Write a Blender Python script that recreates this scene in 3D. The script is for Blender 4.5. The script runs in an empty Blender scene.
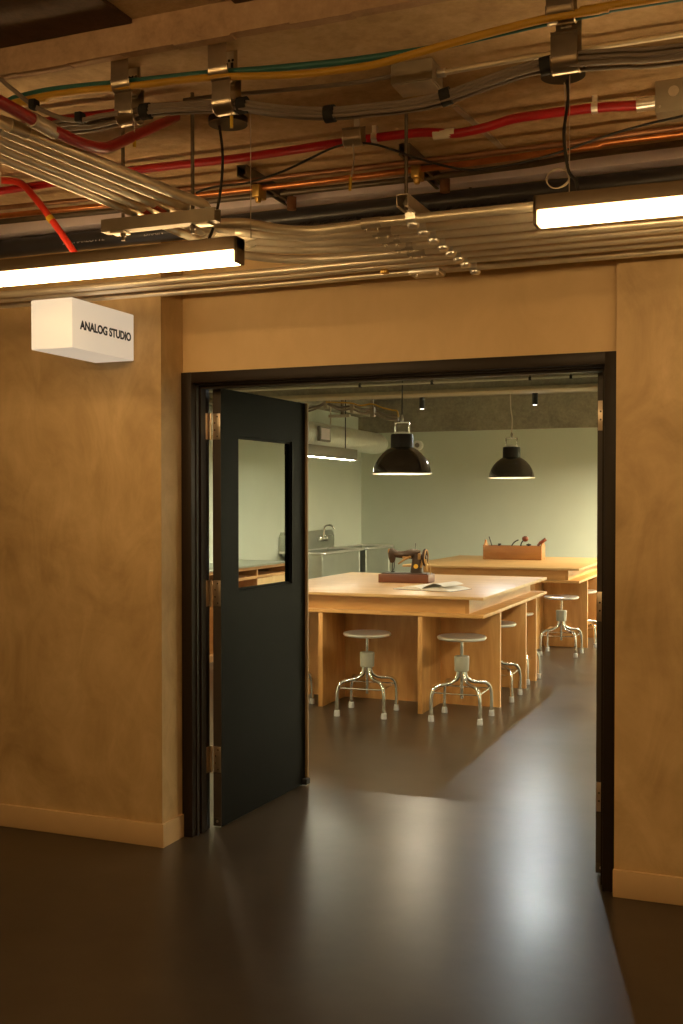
import bpy, bmesh, random
import numpy as np
from math import *
from mathutils import Vector, Matrix
random.seed(7)
S = bpy.context.scene
COL = S.collection
R = radians

# ------------------------------------------------------------------ camera
F, YAW, HC, PITCH, HOR = 1094.0, R(21.84), 1.57, R(1.1), 502.0
W, H = 683.0, 1024.0
CY = HOR + F * tan(PITCH)
FW = np.array([-sin(YAW) * cos(PITCH), cos(YAW) * cos(PITCH), -sin(PITCH)])
RT = np.array([cos(YAW), sin(YAW), 0.0])
UP = np.cross(RT, FW)
C0 = np.array([0, 0, HC])
def ray(x, y): return FW + RT * (x - W / 2) / F - UP * (y - CY) / F
def atz(x, y, z):
    d = ray(x, y); return Vector(C0 + d * ((z - HC) / d[2]))
def aty(x, y, Y):
    d = ray(x, y); return Vector(C0 + d * (Y / d[1]))
def atx(x, y, X):
    d = ray(x, y); return Vector(C0 + d * (X / d[0]))

cd = bpy.data.cameras.new('camera'); cam = bpy.data.objects.new('camera', cd); COL.objects.link(cam)
cam.location = (0, 0, HC); cam.rotation_euler = (R(90) - PITCH, 0, YAW)
cd.sensor_fit = 'VERTICAL'; cd.sensor_height = 36.0; cd.lens = F / H * 36.0
cd.shift_y = (CY - H / 2) / H
cd.clip_start = 0.02
S.camera = cam

# ------------------------------------------------------------------ materials
def newmat(name):
    m = bpy.data.materials.new(name); m.use_nodes = True
    nt = m.node_tree; b = nt.nodes['Principled BSDF']
    return m, nt, b
def N(nt, t, **kw):
    n = nt.nodes.new(t)
    for k, v in kw.items(): setattr(n, k, v)
    return n
def ramp(nt, fac, stops):
    r = N(nt, 'ShaderNodeValToRGB'); cr = r.color_ramp
    while len(cr.elements) > 1: cr.elements.remove(cr.elements[0])
    cr.elements[0].position = stops[0][0]; cr.elements[0].color = (*stops[0][1], 1)
    for p, c in stops[1:]:
        e = cr.elements.new(p); e.color = (*c, 1)
    nt.links.new(fac, r.inputs['Fac']); return r
def noise(nt, vec, scale, detail=4, rough=.55, dist=0):
    n = N(nt, 'ShaderNodeTexNoise'); n.inputs['Scale'].default_value = scale
    n.inputs['Detail'].default_value = detail; n.inputs['Roughness'].default_value = rough
    n.inputs['Distortion'].default_value = dist
    nt.links.new(vec, n.inputs['Vector']); return n
def coords(nt, scale=(1, 1, 1), kind='Object', rot=(0, 0, 0)):
    tc = N(nt, 'ShaderNodeTexCoord'); mp = N(nt, 'ShaderNodeMapping')
    mp.inputs['Scale'].default_value = scale; mp.inputs['Rotation'].default_value = rot
    nt.links.new(tc.outputs[kind], mp.inputs['Vector']); return mp.outputs['Vector']
def mul(c, k): return tuple(min(1, max(0, x * k)) for x in c)
def plain(name, col, rough=.5, metal=0, var=.12, scale=12, bump=0, coat=0, spec=None, rvar=0):
    m, nt, b = newmat(name)
    v = coords(nt); n = noise(nt, v, scale)
    r = ramp(nt, n.outputs['Fac'], [(.25, mul(col, 1 - var)), (.75, mul(col, 1 + var))])
    nt.links.new(r.outputs['Color'], b.inputs['Base Color'])
    b.inputs['Roughness'].default_value = rough; b.inputs['Metallic'].default_value = metal
    if coat: b.inputs['Coat Weight'].default_value = coat; b.inputs['Coat Roughness'].default_value = .08
    if spec is not None: b.inputs['Specular IOR Level'].default_value = spec
    if rvar:
        mr = N(nt, 'ShaderNodeMapRange'); mr.inputs['To Min'].default_value = rough - rvar; mr.inputs['To Max'].default_value = rough + rvar
        nt.links.new(n.outputs['Fac'], mr.inputs['Value']); nt.links.new(mr.outputs['Result'], b.inputs['Roughness'])
    if bump:
        bp = N(nt, 'ShaderNodeBump'); bp.inputs['Strength'].default_value = bump; bp.inputs['Distance'].default_value = .01
        nt.links.new(n.outputs['Fac'], bp.inputs['Height']); nt.links.new(bp.outputs['Normal'], b.inputs['Normal'])
    return m
def emit(name, col, st):
    m, nt, b = newmat(name)
    b.inputs['Base Color'].default_value = (.45, .45, .45, 1)
    b.inputs['Emission Color'].default_value = (*col, 1); b.inputs['Emission Strength'].default_value = st
    return m
def plaster(name, c0, c1, c2):
    m, nt, b = newmat(name)
    v = coords(nt); v2 = coords(nt, (1, 1, .55), rot=(0, .5, 0))
    a = noise(nt, v, 1.5, 6, .62, .8); d = noise(nt, v2, 4.6, 6, .62, 1.6); g = noise(nt, v, 90, 2)
    mx = N(nt, 'ShaderNodeMix'); mx.inputs[0].default_value = .42
    nt.links.new(a.outputs['Fac'], mx.inputs[2]); nt.links.new(d.outputs['Fac'], mx.inputs[3])
    r = ramp(nt, mx.outputs[0], [(.33, c0), (.5, c1), (.66, c2)])
    nt.links.new(r.outputs['Color'], b.inputs['Base Color'])
    b.inputs['Roughness'].default_value = .55
    ad = N(nt, 'ShaderNodeMath', operation='MULTIPLY_ADD'); ad.inputs[1].default_value = .12
    nt.links.new(g.outputs['Fac'], ad.inputs[0]); nt.links.new(d.outputs['Fac'], ad.inputs[2])
    bp = N(nt, 'ShaderNodeBump'); bp.inputs['Strength'].default_value = .18; bp.inputs['Distance'].default_value = .008
    nt.links.new(ad.outputs[0], bp.inputs['Height']); nt.links.new(bp.outputs['Normal'], b.inputs['Normal'])
    return m
def concrete(name, c0, c1, c2, rough=.8, bump=.35, fine=28):
    m, nt, b = newmat(name)
    v = coords(nt); a = noise(nt, v, 1.6, 8, .65, .4); d = noise(nt, v, fine, 5, .7); e = noise(nt, v, 5, 6, .7, 1.)
    mx = N(nt, 'ShaderNodeMix'); mx.inputs[0].default_value = .45
    nt.links.new(a.outputs['Fac'], mx.inputs[2]); nt.links.new(e.outputs['Fac'], mx.inputs[3])
    mx2 = N(nt, 'ShaderNodeMix'); mx2.inputs[0].default_value = .3
    nt.links.new(mx.outputs[0], mx2.inputs[2]); nt.links.new(d.outputs['Fac'], mx2.inputs[3])
    r = ramp(nt, mx2.outputs[0], [(.34, c0), (.5, c1), (.66, c2)])
    nt.links.new(r.outputs['Color'], b.inputs['Base Color']); b.inputs['Roughness'].default_value = rough
    bp = N(nt, 'ShaderNodeBump'); bp.inputs['Strength'].default_value = bump; bp.inputs['Distance'].default_value = .012
    nt.links.new(mx2.outputs[0], bp.inputs['Height']); nt.links.new(bp.outputs['Normal'], b.inputs['Normal'])
    return m
def wood(name, c0, c1, rough=.42, axis='X', scale=1.0, knots=True, coat=.15):
    m, nt, b = newmat(name)
    st = {'X': (1.1, 9, 9), 'Z': (9, 9, 1.1), 'Y': (9, 1.1, 9)}[axis]
    v = coords(nt, tuple(s * scale for s in st)); n = noise(nt, v, 1.6, 6, .6, .9)
    big = {'X': (.9, 3.2, 3.2), 'Z': (3.2, 3.2, .9), 'Y': (3.2, .9, 3.2)}[axis]
    v2 = coords(nt, tuple(s * scale for s in big)); w = noise(nt, v2, 1.3, 3, .5, 2.2)
    mx = N(nt, 'ShaderNodeMix'); mx.inputs[0].default_value = .5
    nt.links.new(n.outputs['Fac'], mx.inputs[2]); nt.links.new(w.outputs['Fac'], mx.inputs[3])
    r = ramp(nt, mx.outputs[0], [(.36, c0), (.52, tuple((p + q) / 2 for p, q in zip(c0, c1))), (.64, c1)])
    nt.links.new(r.outputs['Color'], b.inputs['Base Color']); b.inputs['Roughness'].default_value = rough
    b.inputs['Coat Weight'].default_value = coat; b.inputs['Coat Roughness'].default_value = .25
    bp = N(nt, 'ShaderNodeBump'); bp.inputs['Strength'].default_value = .06; bp.inputs['Distance'].default_value = .004
    nt.links.new(n.outputs['Fac'], bp.inputs['Height']); nt.links.new(bp.outputs['Normal'], b.inputs['Normal'])
    return m
def floor_mat():
    m, nt, b = newmat('polished_floor')
    v = coords(nt); a = noise(nt, v, 1.3, 5, .55, 0); d = noise(nt, v, 8, 4, .6, 0)
    mx = N(nt, 'ShaderNodeMix'); mx.inputs[0].default_value = .35
    nt.links.new(a.outputs['Fac'], mx.inputs[2]); nt.links.new(d.outputs['Fac'], mx.inputs[3])
    r = ramp(nt, mx.outputs[0], [(.33, (.032, .023, .015)), (.5, (.046, .0335, .022)), (.68, (.062, .046, .031))])
    nt.links.new(r.outputs['Color'], b.inputs['Base Color'])
    sm = noise(nt, v, 1.1, 2, .45, 0)
    mr = N(nt, 'ShaderNodeMapRange'); mr.inputs['From Min'].default_value = .3; mr.inputs['From Max'].default_value = .7
    mr.inputs['To Min'].default_value = .28; mr.inputs['To Max'].default_value = .34
    nt.links.new(sm.outputs['Fac'], mr.inputs['Value']); nt.links.new(mr.outputs['Result'], b.inputs['Roughness'])
    b.inputs['Specular IOR Level'].default_value = .5
    wv = noise(nt, v, 2.0, 1, .4, 0)
    bp = N(nt, 'ShaderNodeBump'); bp.inputs['Strength'].default_value = .10; bp.inputs['Distance'].default_value = .01
    nt.links.new(wv.outputs['Fac'], bp.inputs['Height']); nt.links.new(bp.outputs['Normal'], b.inputs['Normal'])
    return m
def glassmat():
    m, nt, b = newmat('clear_glass')
    b.inputs['Base Color'].default_value = (.97, 1, .98, 1); b.inputs['Roughness'].default_value = .0
    b.inputs['Transmission Weight'].default_value = 1; b.inputs['IOR'].default_value = 1.02
    return m

WARM = (1.0, .70, .36)
M = dict(
    plaster=plaster('troweled_plaster', (.385, .255, .108), (.545, .375, .176), (.68, .485, .245)),
    header=plaster('smooth_plaster', (.60, .415, .20), (.65, .455, .225), (.69, .485, .245)),
    base=plain('baseboard_paint', (.60, .41, .21), .45, var=.03),
    concrete=concrete('ceiling_concrete', (.30, .20, .10), (.52, .36, .19), (.68, .50, .29)),
    roughc=concrete('textured_ceiling_coat', (.30, .21, .11), (.50, .36, .20), (.66, .50, .30), fine=70, bump=.9),
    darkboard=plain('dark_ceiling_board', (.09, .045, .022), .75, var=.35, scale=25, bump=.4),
    board=concrete('formwork_edge', (.23, .14, .08), (.42, .27, .16), (.55, .37, .23), fine=40),
    roomconc=concrete('beam_concrete', (.15, .13, .095), (.25, .22, .16), (.37, .33, .24)),
    roomwall=plain('room_wall_paint', (.60, .64, .54), .7, var=.02, scale=3),
    lilac=plain('primed_soffit', (.74, .64, .66), .6, var=.08),
    floor=floor_mat(),
    frame=plain('dark_frame_paint', (.019, .0115, .0065), .45, var=.08, spec=.25),
    leaf=plain('black_door_paint', (.0042, .0038, .0026), .5, var=.1, scale=60, spec=.025),
    leafedge=plain('door_edge_paint', (.06, .046, .036), .5, var=.1),
    strip=plain('tan_edge_strip', (.34, .23, .12), .5, var=.04),
    hinge=plain('satin_nickel', (.62, .52, .40), .35, .95, var=.08),
    screw=plain('dark_screw', (.12, .10, .08), .4, .8),
    glass=glassmat(),
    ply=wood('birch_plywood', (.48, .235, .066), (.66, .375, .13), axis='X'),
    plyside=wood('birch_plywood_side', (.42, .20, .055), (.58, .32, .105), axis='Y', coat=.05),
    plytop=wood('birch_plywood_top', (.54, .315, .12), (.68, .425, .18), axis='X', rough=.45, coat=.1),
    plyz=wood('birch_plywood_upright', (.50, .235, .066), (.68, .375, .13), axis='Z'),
    plycab=wood('oak_cabinet', (.42, .20, .07), (.60, .33, .13), axis='Y'),
    plylight=wood('pale_door_ply', (.60, .38, .16), (.70, .47, .22), axis='Z'),
    redwood=wood('reddish_machine_base', (.13, .036, .014), (.22, .068, .026), axis='X', rough=.5, coat=.1),
    totewood=wood('honey_pine', (.29, .11, .024), (.42, .18, .044), axis='X', rough=.4),
    handle=plain('varnished_handle', (.17, .032, .012), .3, var=.2, coat=.5),
    chrome=plain('bright_chrome', (.78, .76, .72), .16, 1, var=.03),
    alu=plain('spun_aluminium', (.95, .93, .89), .30, .93, var=.05, scale=20),
    stoolrub=plain('grey_rubber_tip', (.50, .50, .50), .6, var=.04),
    collar=plain('grey_green_collar', (.29, .28, .22), .45, var=.03),
    steel=plain('brushed_stainless', (.50, .52, .47), .35, .95, var=.06, scale=8, rvar=.05),
    emt=plain('galvanized_conduit', (.90, .80, .63), .36, .6, var=.12, scale=9, rvar=.06),
    galv=plain('galvanized_steel', (.58, .50, .39), .45, .7, var=.18, scale=16),
    strut=plain('weathered_strut_steel', (.34, .28, .20), .55, .4, var=.15),
    darkgalv=plain('dulled_strut_steel', (.20, .165, .125), .5, .9, var=.2),
    zinc=plain('zinc_hook_steel', (.50, .42, .32), .28, 1, var=.15, scale=20),
    brass=plain('brass_clamp', (.62, .42, .12), .35, .9, var=.1),
    red=plain('red_conduit_paint', (.36, .005, .009), .36, var=.12, coat=.15),
    redbright=plain('bright_red_hose', (.58, .03, .015), .35, var=.1),
    copper=plain('copper_pipe', (.72, .30, .12), .3, 1, var=.2, scale=14),
    copperdark=plain('dark_copper', (.30, .15, .08), .45, .9, var=.25, scale=14),
    blackpipe=plain('black_plastic_pipe', (.035, .033, .036), .3, var=.2),
    teal=plain('teal_cable_jacket', (.020, .12, .105), .45, var=.1),
    yellow=plain('yellow_duct_jacket', (.50, .27, .02), .45, var=.1),
    greycable=plain('grey_cable_jacket', (.21, .165, .13), .5, var=.12),
    velcro=plain('black_strap', (.012, .011, .010), .8),
    blackcord=plain('black_cord', (.015, .014, .013), .5),
    whitewire=plain('white_wire', (.55, .47, .36), .5),
    lamphouse=plain('bronze_lamp_housing', (.20, .145, .09), .45, .3, var=.06),
    lampgrey=plain('grey_lamp_housing', (.20, .185, .155), .5, .2, var=.05),
    canopy=plain('black_canopy', (.02, .018, .016), .4),
    boxgrey=plain('grey_box_paint', (.30, .25, .18), .5, .3, var=.1),
    enamel=plain('black_enamel', (.020, .013, .009), .12, var=.2, coat=.6),
    neck=plain('matte_black_neck', (.016, .012, .009), .5, var=.1, spec=.3),
    shadein=plain('white_enamel', (.85, .82, .75), .4, var=.02),
    duct=plain('spiral_duct_metal', (.82, .84, .77), .38, .55, var=.06),
    white=plain('white_plastic', (.74, .73, .68), .5, var=.02),
    lining=plain('beam_lining_board', (.36, .29, .18), .6, var=.08),
    whitepipe=plain('white_painted_conduit', (.55, .50, .40), .5, var=.03),
    paper=plain('book_paper', (.83, .78, .70), .7, var=.05, scale=30),
    machine=plain('brown_black_japan', (.050, .024, .011), .42, var=.3, scale=25, coat=.1, spec=.35),
    gold=plain('gold_badge', (.85, .52, .06), .35, .5),
    bronze=plain('bronze_fitting', (.50, .30, .12), .35, .85, var=.2),
    iron=plain('dark_iron', (.05, .045, .04), .45, .7),
    textink=plain('black_letters', (.02, .018, .016), .6),
    printink=plain('pale_pipe_print', (.42, .40, .42), .6),
    labelred=plain('red_label_ink', (.65, .06, .02), .5),
    labelwhite=plain('label_paper', (.62, .55, .42), .6),
    tagyellow=plain('yellow_tag', (.62, .40, .02), .5),
    lampglow=emit('lamp_diffuser', (1.0, .65, .29), 25.0),
    fillglow_hall=emit('corridor_fill_diffuser', (1.0, .62, .25), 54.0),  # glow of the two added corridor fill lamps
    fillglow_front=emit('front_fill_diffuser', (1.0, .82, .52), 150.0),  # glow of the added fill lamp inside the doorway
    fillglow_near=emit('near_fill_diffuser', (1.0, .80, .48), 160.0),  # glow of the added fill lamp behind the open leaf
    fillglow_aisle=emit('aisle_fill_diffuser', (1.0, .92, .68), 70.0),  # glow of the added fill lamp over the near aisle
    roomglow_side=emit('side_room_lamp_diffuser', (1.0, .95, .70), 55.0),
    fillglow_far=emit('far_fill_diffuser', (1.0, .87, .58), 1150.0),  # glow of the added fill lamp for the far wall
    bulb=emit('bulb_glow', (1.0, .78, .48), 100.0),
    spotglow=emit('spot_lens', (1.0, .92, .78), 6.0),
    sign=emit('sign_acrylic', (1.0, .82, .60), .50),
)
# ribbed bump for spiral duct and corrugated jacket
def add_rib(m, axis, scale, strength):
    nt = m.node_tree; b = nt.nodes['Principled BSDF']; tc = N(nt, 'ShaderNodeTexCoord')
    w = N(nt, 'ShaderNodeTexWave'); w.bands_direction = axis; w.inputs['Scale'].default_value = scale
    nt.links.new(tc.outputs['Object'], w.inputs['Vector'])
    bp = N(nt, 'ShaderNodeBump'); bp.inputs['Strength'].default_value = strength; bp.inputs['Distance'].default_value = .01
    nt.links.new(w.outputs['Fac'], bp.inputs['Height']); nt.links.new(bp.outputs['Normal'], b.inputs['Normal'])
add_rib(M['duct'], 'Y', 4.5, .35); add_rib(M['yellow'], 'X', 75, .15)

# ------------------------------------------------------------------ mesh helpers
def nb(): return bmesh.new()
def box(bm, x0, x1, y0, y1, z0, z1, bev=0):
    g = bmesh.ops.create_cube(bm, size=1)
    vs = g['verts']
    for v in vs:
        v.co = Vector(((x0 + x1) / 2 + v.co.x * (x1 - x0), (y0 + y1) / 2 + v.co.y * (y1 - y0), (z0 + z1) / 2 + v.co.z * (z1 - z0)))
    if bev:
        es = list({e for v in vs for e in v.link_edges})
        bmesh.ops.bevel(bm, geom=es, offset=bev, segments=2, profile=.5, affect='EDGES')
    return bm
def fillet(pts, rad, seg=6):
    pts = [Vector(p) for p in pts]; out = [pts[0]]
    for a, b, c in zip(pts, pts[1:], pts[2:]):
        u = (a - b); w = (c - b); r = min(rad, u.length * .49, w.length * .49)
        p, q = b + u.normalized() * r, b + w.normalized() * r
        for i in range(seg + 1):
            t = i / seg; out.append(p * (1 - t) ** 2 + b * 2 * t * (1 - t) + q * t * t)
    out.append(pts[-1]); return out
def smooth(pts, sub=6):
    P = [Vector(p) for p in pts]; P = [P[0] * 2 - P[1]] + P + [P[-1] * 2 - P[-2]]; out = []
    for i in range(1, len(P) - 2):
        a, b, c, d = P[i - 1:i + 3]
        for k in range(sub):
            t = k / sub
            out.append(.5 * ((2 * b) + (c - a) * t + (2 * a - 5 * b + 4 * c - d) * t * t + (3 * b - a - 3 * c + d) * t ** 3))
    out.append(P[-2]); return out
def tube(bm, pts, r, n=10, cap=True, closed=False):
    pts = [Vector(p) for p in pts]
    q = [pts[0]]
    for p in pts[1:]:
        if (p - q[-1]).length > 1e-5: q.append(p)
    pts = q; L = len(pts)
    rs = r if isinstance(r, (list, tuple)) else [r] * L
    t0 = (pts[1] - pts[0]).normalized()
    ref = Vector((0, 0, 1)) if abs(t0.z) < .9 else Vector((1, 0, 0))
    nrm = t0.cross(ref).normalized(); prev = t0; rings = []
    for i, p in enumerate(pts):
        if closed: t = (pts[(i + 1) % L] - pts[i - 1]).normalized()
        elif i == 0: t = t0
        elif i == L - 1: t = (pts[i] - pts[i - 1]).normalized()
        else: t = ((pts[i + 1] - pts[i]).normalized() + (pts[i] - pts[i - 1]).normalized()).normalized()
        nrm = prev.rotation_difference(t) @ nrm; nrm = (nrm - t * nrm.dot(t)).normalized(); prev = t
        bn = t.cross(nrm)
        rings.append([bm.verts.new(p + (nrm * cos(2 * pi * k / n) + bn * sin(2 * pi * k / n)) * rs[i]) for k in range(n)])
    prs = list(zip(rings, rings[1:])) + ([(rings[-1], rings[0])] if closed else [])
    for a, b in prs:
        for k in range(n): bm.faces.new((a[k], a[(k + 1) % n], b[(k + 1) % n], b[k]))
    if cap and not closed:
        bm.faces.new(rings[0][::-1]); bm.faces.new(rings[-1])
    return bm
def lathe(bm, prof, c=(0, 0, 0), n=32, axis='Z', closed=False):
    rings = []
    for r, z in prof:
        ring = []
        for k in range(n):
            a = 2 * pi * k / n; x, y = max(r, 1e-4) * cos(a), max(r, 1e-4) * sin(a)
            co = {'Z': (x, y, z), 'X': (z, x, y), 'Y': (y, z, x)}[axis]
            ring.append(bm.verts.new(Vector(co) + Vector(c)))
        rings.append(ring)
    prs = list(zip(rings, rings[1:])) + ([(rings[-1], rings[0])] if closed else [])
    for a, b in prs:
        for k in range(n): bm.faces.new((a[k], a[(k + 1) % n], b[(k + 1) % n], b[k]))
    if not closed:
        bm.faces.new(rings[0][::-1]); bm.faces.new(rings[-1])
    return bm
def prism(bm, poly, d0, d1, axis='X'):
    f = {'X': lambda a, b, d: (d, a, b), 'Y': lambda a, b, d: (a, d, b), 'Z': lambda a, b, d: (a, b, d)}[axis]
    A = [bm.verts.new(f(a, b, d0)) for a, b in poly]; B = [bm.verts.new(f(a, b, d1)) for a, b in poly]
    n = len(poly)
    bm.faces.new(A[::-1]); bm.faces.new(B)
    for i in range(n): bm.faces.new((A[i], A[(i + 1) % n], B[(i + 1) % n], B[i]))
    return bm
def strip(bm, prof, th, x0, x1):
    """sheet metal: open YZ profile with thickness, extruded along X"""
    P = [Vector((0, y, z)) for y, z in prof]; a, b = [], []
    for i, p in enumerate(P):
        t = (P[min(i + 1, len(P) - 1)] - P[max(i - 1, 0)]).normalized(); nn = Vector((0, -t.z, t.y)) * th / 2
        a.append(p + nn); b.append(p - nn)
    poly = [(v.y, v.z) for v in a] + [(v.y, v.z) for v in b[::-1]]
    return prism(bm, poly, x0, x1, 'X')
def obj(name, bm, mat, parent=None, flat=False):
    bmesh.ops.recalc_face_normals(bm, faces=bm.faces)
    me = bpy.data.meshes.new(name); bm.to_mesh(me); bm.free()
    if not flat:
        for p in me.polygons: p.use_smooth = True
        me.set_sharp_from_angle(angle=R(38))
    me.materials.append(M[mat] if isinstance(mat, str) else mat)
    o = bpy.data.objects.new(name, me); COL.objects.link(o)
    if parent: o.parent = parent
    return o
def tag(o, label, cat, group=None, kind=None):
    o['label'] = label; o['category'] = cat
    if group: o['group'] = group
    if kind: o['kind'] = kind
    return o
def thing(name, label, cat, loc=(0, 0, 0), rz=0, group=None):
    o = bpy.data.objects.new(name, None); COL.objects.link(o); o.empty_display_size = .1
    o.location = loc; o.rotation_euler = (0, 0, rz)
    return tag(o, label, cat, group)
def struct(name, bm, mat, label, cat, parent=None):
    o = obj(name, bm, mat, parent); return tag(o, label, cat, kind='structure')
def dup(root, loc, rz, label, group=None):
    r = root.copy(); COL.objects.link(r); r.location = loc; r.rotation_euler = (0, 0, rz); r['label'] = label
    if group: r['group'] = group
    for ch in list(root.children):
        c = ch.copy(); COL.objects.link(c); c.parent = r
        for g in ch.children:
            d = g.copy(); COL.objects.link(d); d.parent = c
    return r
def text(name, s, mat, size, loc, rot, parent=None, xs=1, off=0, ext=.0005, align='LEFT'):
    cu = bpy.data.curves.new(name, 'FONT'); cu.body = s; cu.size = size; cu.extrude = ext; cu.offset = off; cu.align_x = align
    cu.align_y = 'BOTTOM_BASELINE'
    cu.materials.append(M[mat]); o = bpy.data.objects.new(name, cu); COL.objects.link(o)
    if parent: o.parent = parent
    dg = bpy.context.evaluated_depsgraph_get(); me = bpy.data.meshes.new_from_object(o.evaluated_get(dg)); bpy.data.objects.remove(o)
    o = bpy.data.objects.new(name, me); COL.objects.link(o); o.parent = parent
    o.location = loc; o.rotation_euler = rot; o.scale = (xs, 1, 1); return o

# ------------------------------------------------------------------ setting
ZC, ZA, ZR = 2.87, 2.955, 3.04       # corridor ceiling, corridor ceiling nearer the viewer, room ceiling
YB, XL, XR = 15.0, -5.70, 1.4        # room back, left and right walls
struct('floor', box(nb(), -6.3, 2.9, -2.4, 15.2, -.12, 0), 'floor', 'dark polished concrete floor running from the corridor into the studio', 'floor')
bm = nb(); box(bm, -6.3, -2.597, 4.29, 4.635, 0, ZC + .05)
struct('wall_left', bm, 'plaster', 'troweled ochre plaster wall carrying the lit sign', 'wall')
struct('wall_right', box(nb(), -.604, 2.9, 4.425, 4.635, 0, ZC + .05), 'plaster', 'troweled ochre plaster wall under the lamp with no sign on it', 'wall')
struct('wall_front', box(nb(), -2.597, -.604, 4.485, 4.635, 2.172, ZC + .05), 'header', 'smooth ochre wall panel above the dark door frame', 'wall')
bm = nb(); box(bm, -6.2, -2.585, 4.277, 4.30, 0, .107, .003); box(bm, -2.61, -2.5852, 4.2775, 4.466, 0, .1069)
struct('baseboard_left', bm, 'base', 'tan baseboard wrapping the plaster corner beside the open door', 'baseboard')
struct('baseboard_right', box(nb(), -.607, 2.8, 4.411, 4.43, 0, .109, .003), 'base', 'tan baseboard at the foot of the plain plaster wall', 'baseboard')
bm = nb()
box(bm, -6.2, 2.8, 2.75, 4.7, ZC, ZC + .2)
struct('ceiling', bm, 'concrete', 'raw brown concrete slab over the corridor pipes', 'ceiling')
# step edge board of the slab and the higher soffit before it
bm = nb(); 
n = 40
for i in range(n):
    x0 = -5.2 + 7.2 * i / n; x1 = -5.2 + 7.2 * (i + 1) / n
    zz = ZC - .004 - .006 * random.random()
    box(bm, x0, x1, 2.715, 2.752, zz, ZA + .03)
struct('trim_2', bm, 'board', 'rough brown formwork edge where the concrete ceiling steps up', 'ceiling edge')
struct('ceiling_front', box(nb(), -6.2, 2.8, -2.3, 2.72, ZA, ZA + .15), 'roughc', 'grainy tan coating on the upper strip of corridor ceiling', 'ceiling')
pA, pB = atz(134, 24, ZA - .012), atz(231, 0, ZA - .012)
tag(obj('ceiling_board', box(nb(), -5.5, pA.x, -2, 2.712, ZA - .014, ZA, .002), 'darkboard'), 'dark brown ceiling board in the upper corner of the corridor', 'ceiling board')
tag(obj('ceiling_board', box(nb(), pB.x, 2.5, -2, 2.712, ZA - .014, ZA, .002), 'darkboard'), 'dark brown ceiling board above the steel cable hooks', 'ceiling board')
struct('wall_rear', box(nb(), -6.3, 2.9, -2.5, -2.3, 0, ZA + .1), 'plaster', 'plaster wall at the corridor side opposite the doorway', 'wall')
struct('wall_corridor_west', box(nb(), -6.3, -6.1, -2.4, 4.3, 0, ZA + .1), 'plaster', 'plaster wall closing the corridor beyond the sign', 'wall')
struct('wall_corridor_east', box(nb(), 2.7, 2.9, -2.4, 4.5, 0, ZA + .1), 'plaster', 'plaster wall closing the corridor past the plain wall', 'wall')
# studio room
struct('wall_back', box(nb(), XL - .2, XR + .2, YB, YB + .2, 0, ZR), 'roomwall', 'pale green-grey painted wall at the far end of the studio', 'wall')
struct('wall_room_left', box(nb(), XL - .2, XL, 4.635, YB + .2, 0, ZR), 'roomwall', 'pale painted studio wall behind the sinks and cabinet', 'wall')
struct('wall_room_right', box(nb(), XR, XR + .2, 4.635, YB + .2, 0, ZR), 'roomwall', 'pale painted studio wall hidden past the door frame', 'wall')
bm = nb(); box(bm, XL, -2.61, 4.636, 4.66, 0, ZR); box(bm, -.59, XR, 4.636, 4.66, 0, ZR); box(bm, -2.61, -.59, 4.636, 4.66, 2.2, ZR)
struct('wall_room_front', bm, 'roomwall', 'pale painted inner face of the studio door wall', 'wall')
struct('ceiling_room', box(nb(), XL - .2, XR + .2, 4.64, YB + .2, ZR, ZR + .2), 'roomconc', 'raw concrete ceiling of the studio', 'ceiling')
struct('trim_3', box(nb(), XL, XR, YB - .12, YB + .02, 2.575, ZR + .02), 'roomconc', 'concrete beam along the top of the far studio wall', 'beam')
struct('trim_4', box(nb(), XL - .02, XL + .18, 4.7, YB - .1, 2.80, ZR + .02), 'roomconc', 'concrete beam along the studio wall above the duct', 'beam')
bm = nb(); box(bm, XL, XR, 9.25, 9.5, 2.545, ZR + .02)
struct('trim_5', bm, 'roomconc', 'concrete beam crossing the studio ceiling above the first table', 'beam')
struct('trim_6', box(nb(), XL, XR, 9.225, 9.515, 2.522, 2.553, .004), 'lining', 'pale board lining the underside edge of the studio beam', 'beam lining')

# ------------------------------------------------------------------ door frame and doors
bm = nb()
XJ0, XJ1 = -2.594, -.607
for a, b, s in ((XJ0, -2.54, 1), (-.655, XJ1, -1)):
    box(bm, a, b, 4.463, 4.634, 0, 2.172, .002)
    x = -2.54 if s > 0 else -.655
    box(bm, min(x - .001 * s, x + .018 * s), max(x - .001 * s, x + .011 * s), 4.535, 4.580, 0, 2.12)
    box(bm, min(x - .001 * s, x + .006 * s), max(x - .001 * s, x + .006 * s), 4.500, 4.520, 0, 2.12)
box(bm, XJ0, XJ1, 4.4635, 4.6335, 2.122, 2.1718, .002)
box(bm, -2.541, -.654, 4.535, 4.588, 2.103, 2.124)
box(bm, -2.541, -.654, 4.500, 4.520, 2.115, 2.124)
struct('trim_1', bm, 'frame', 'dark brown steel frame around the double doorway', 'door frame')

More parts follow.
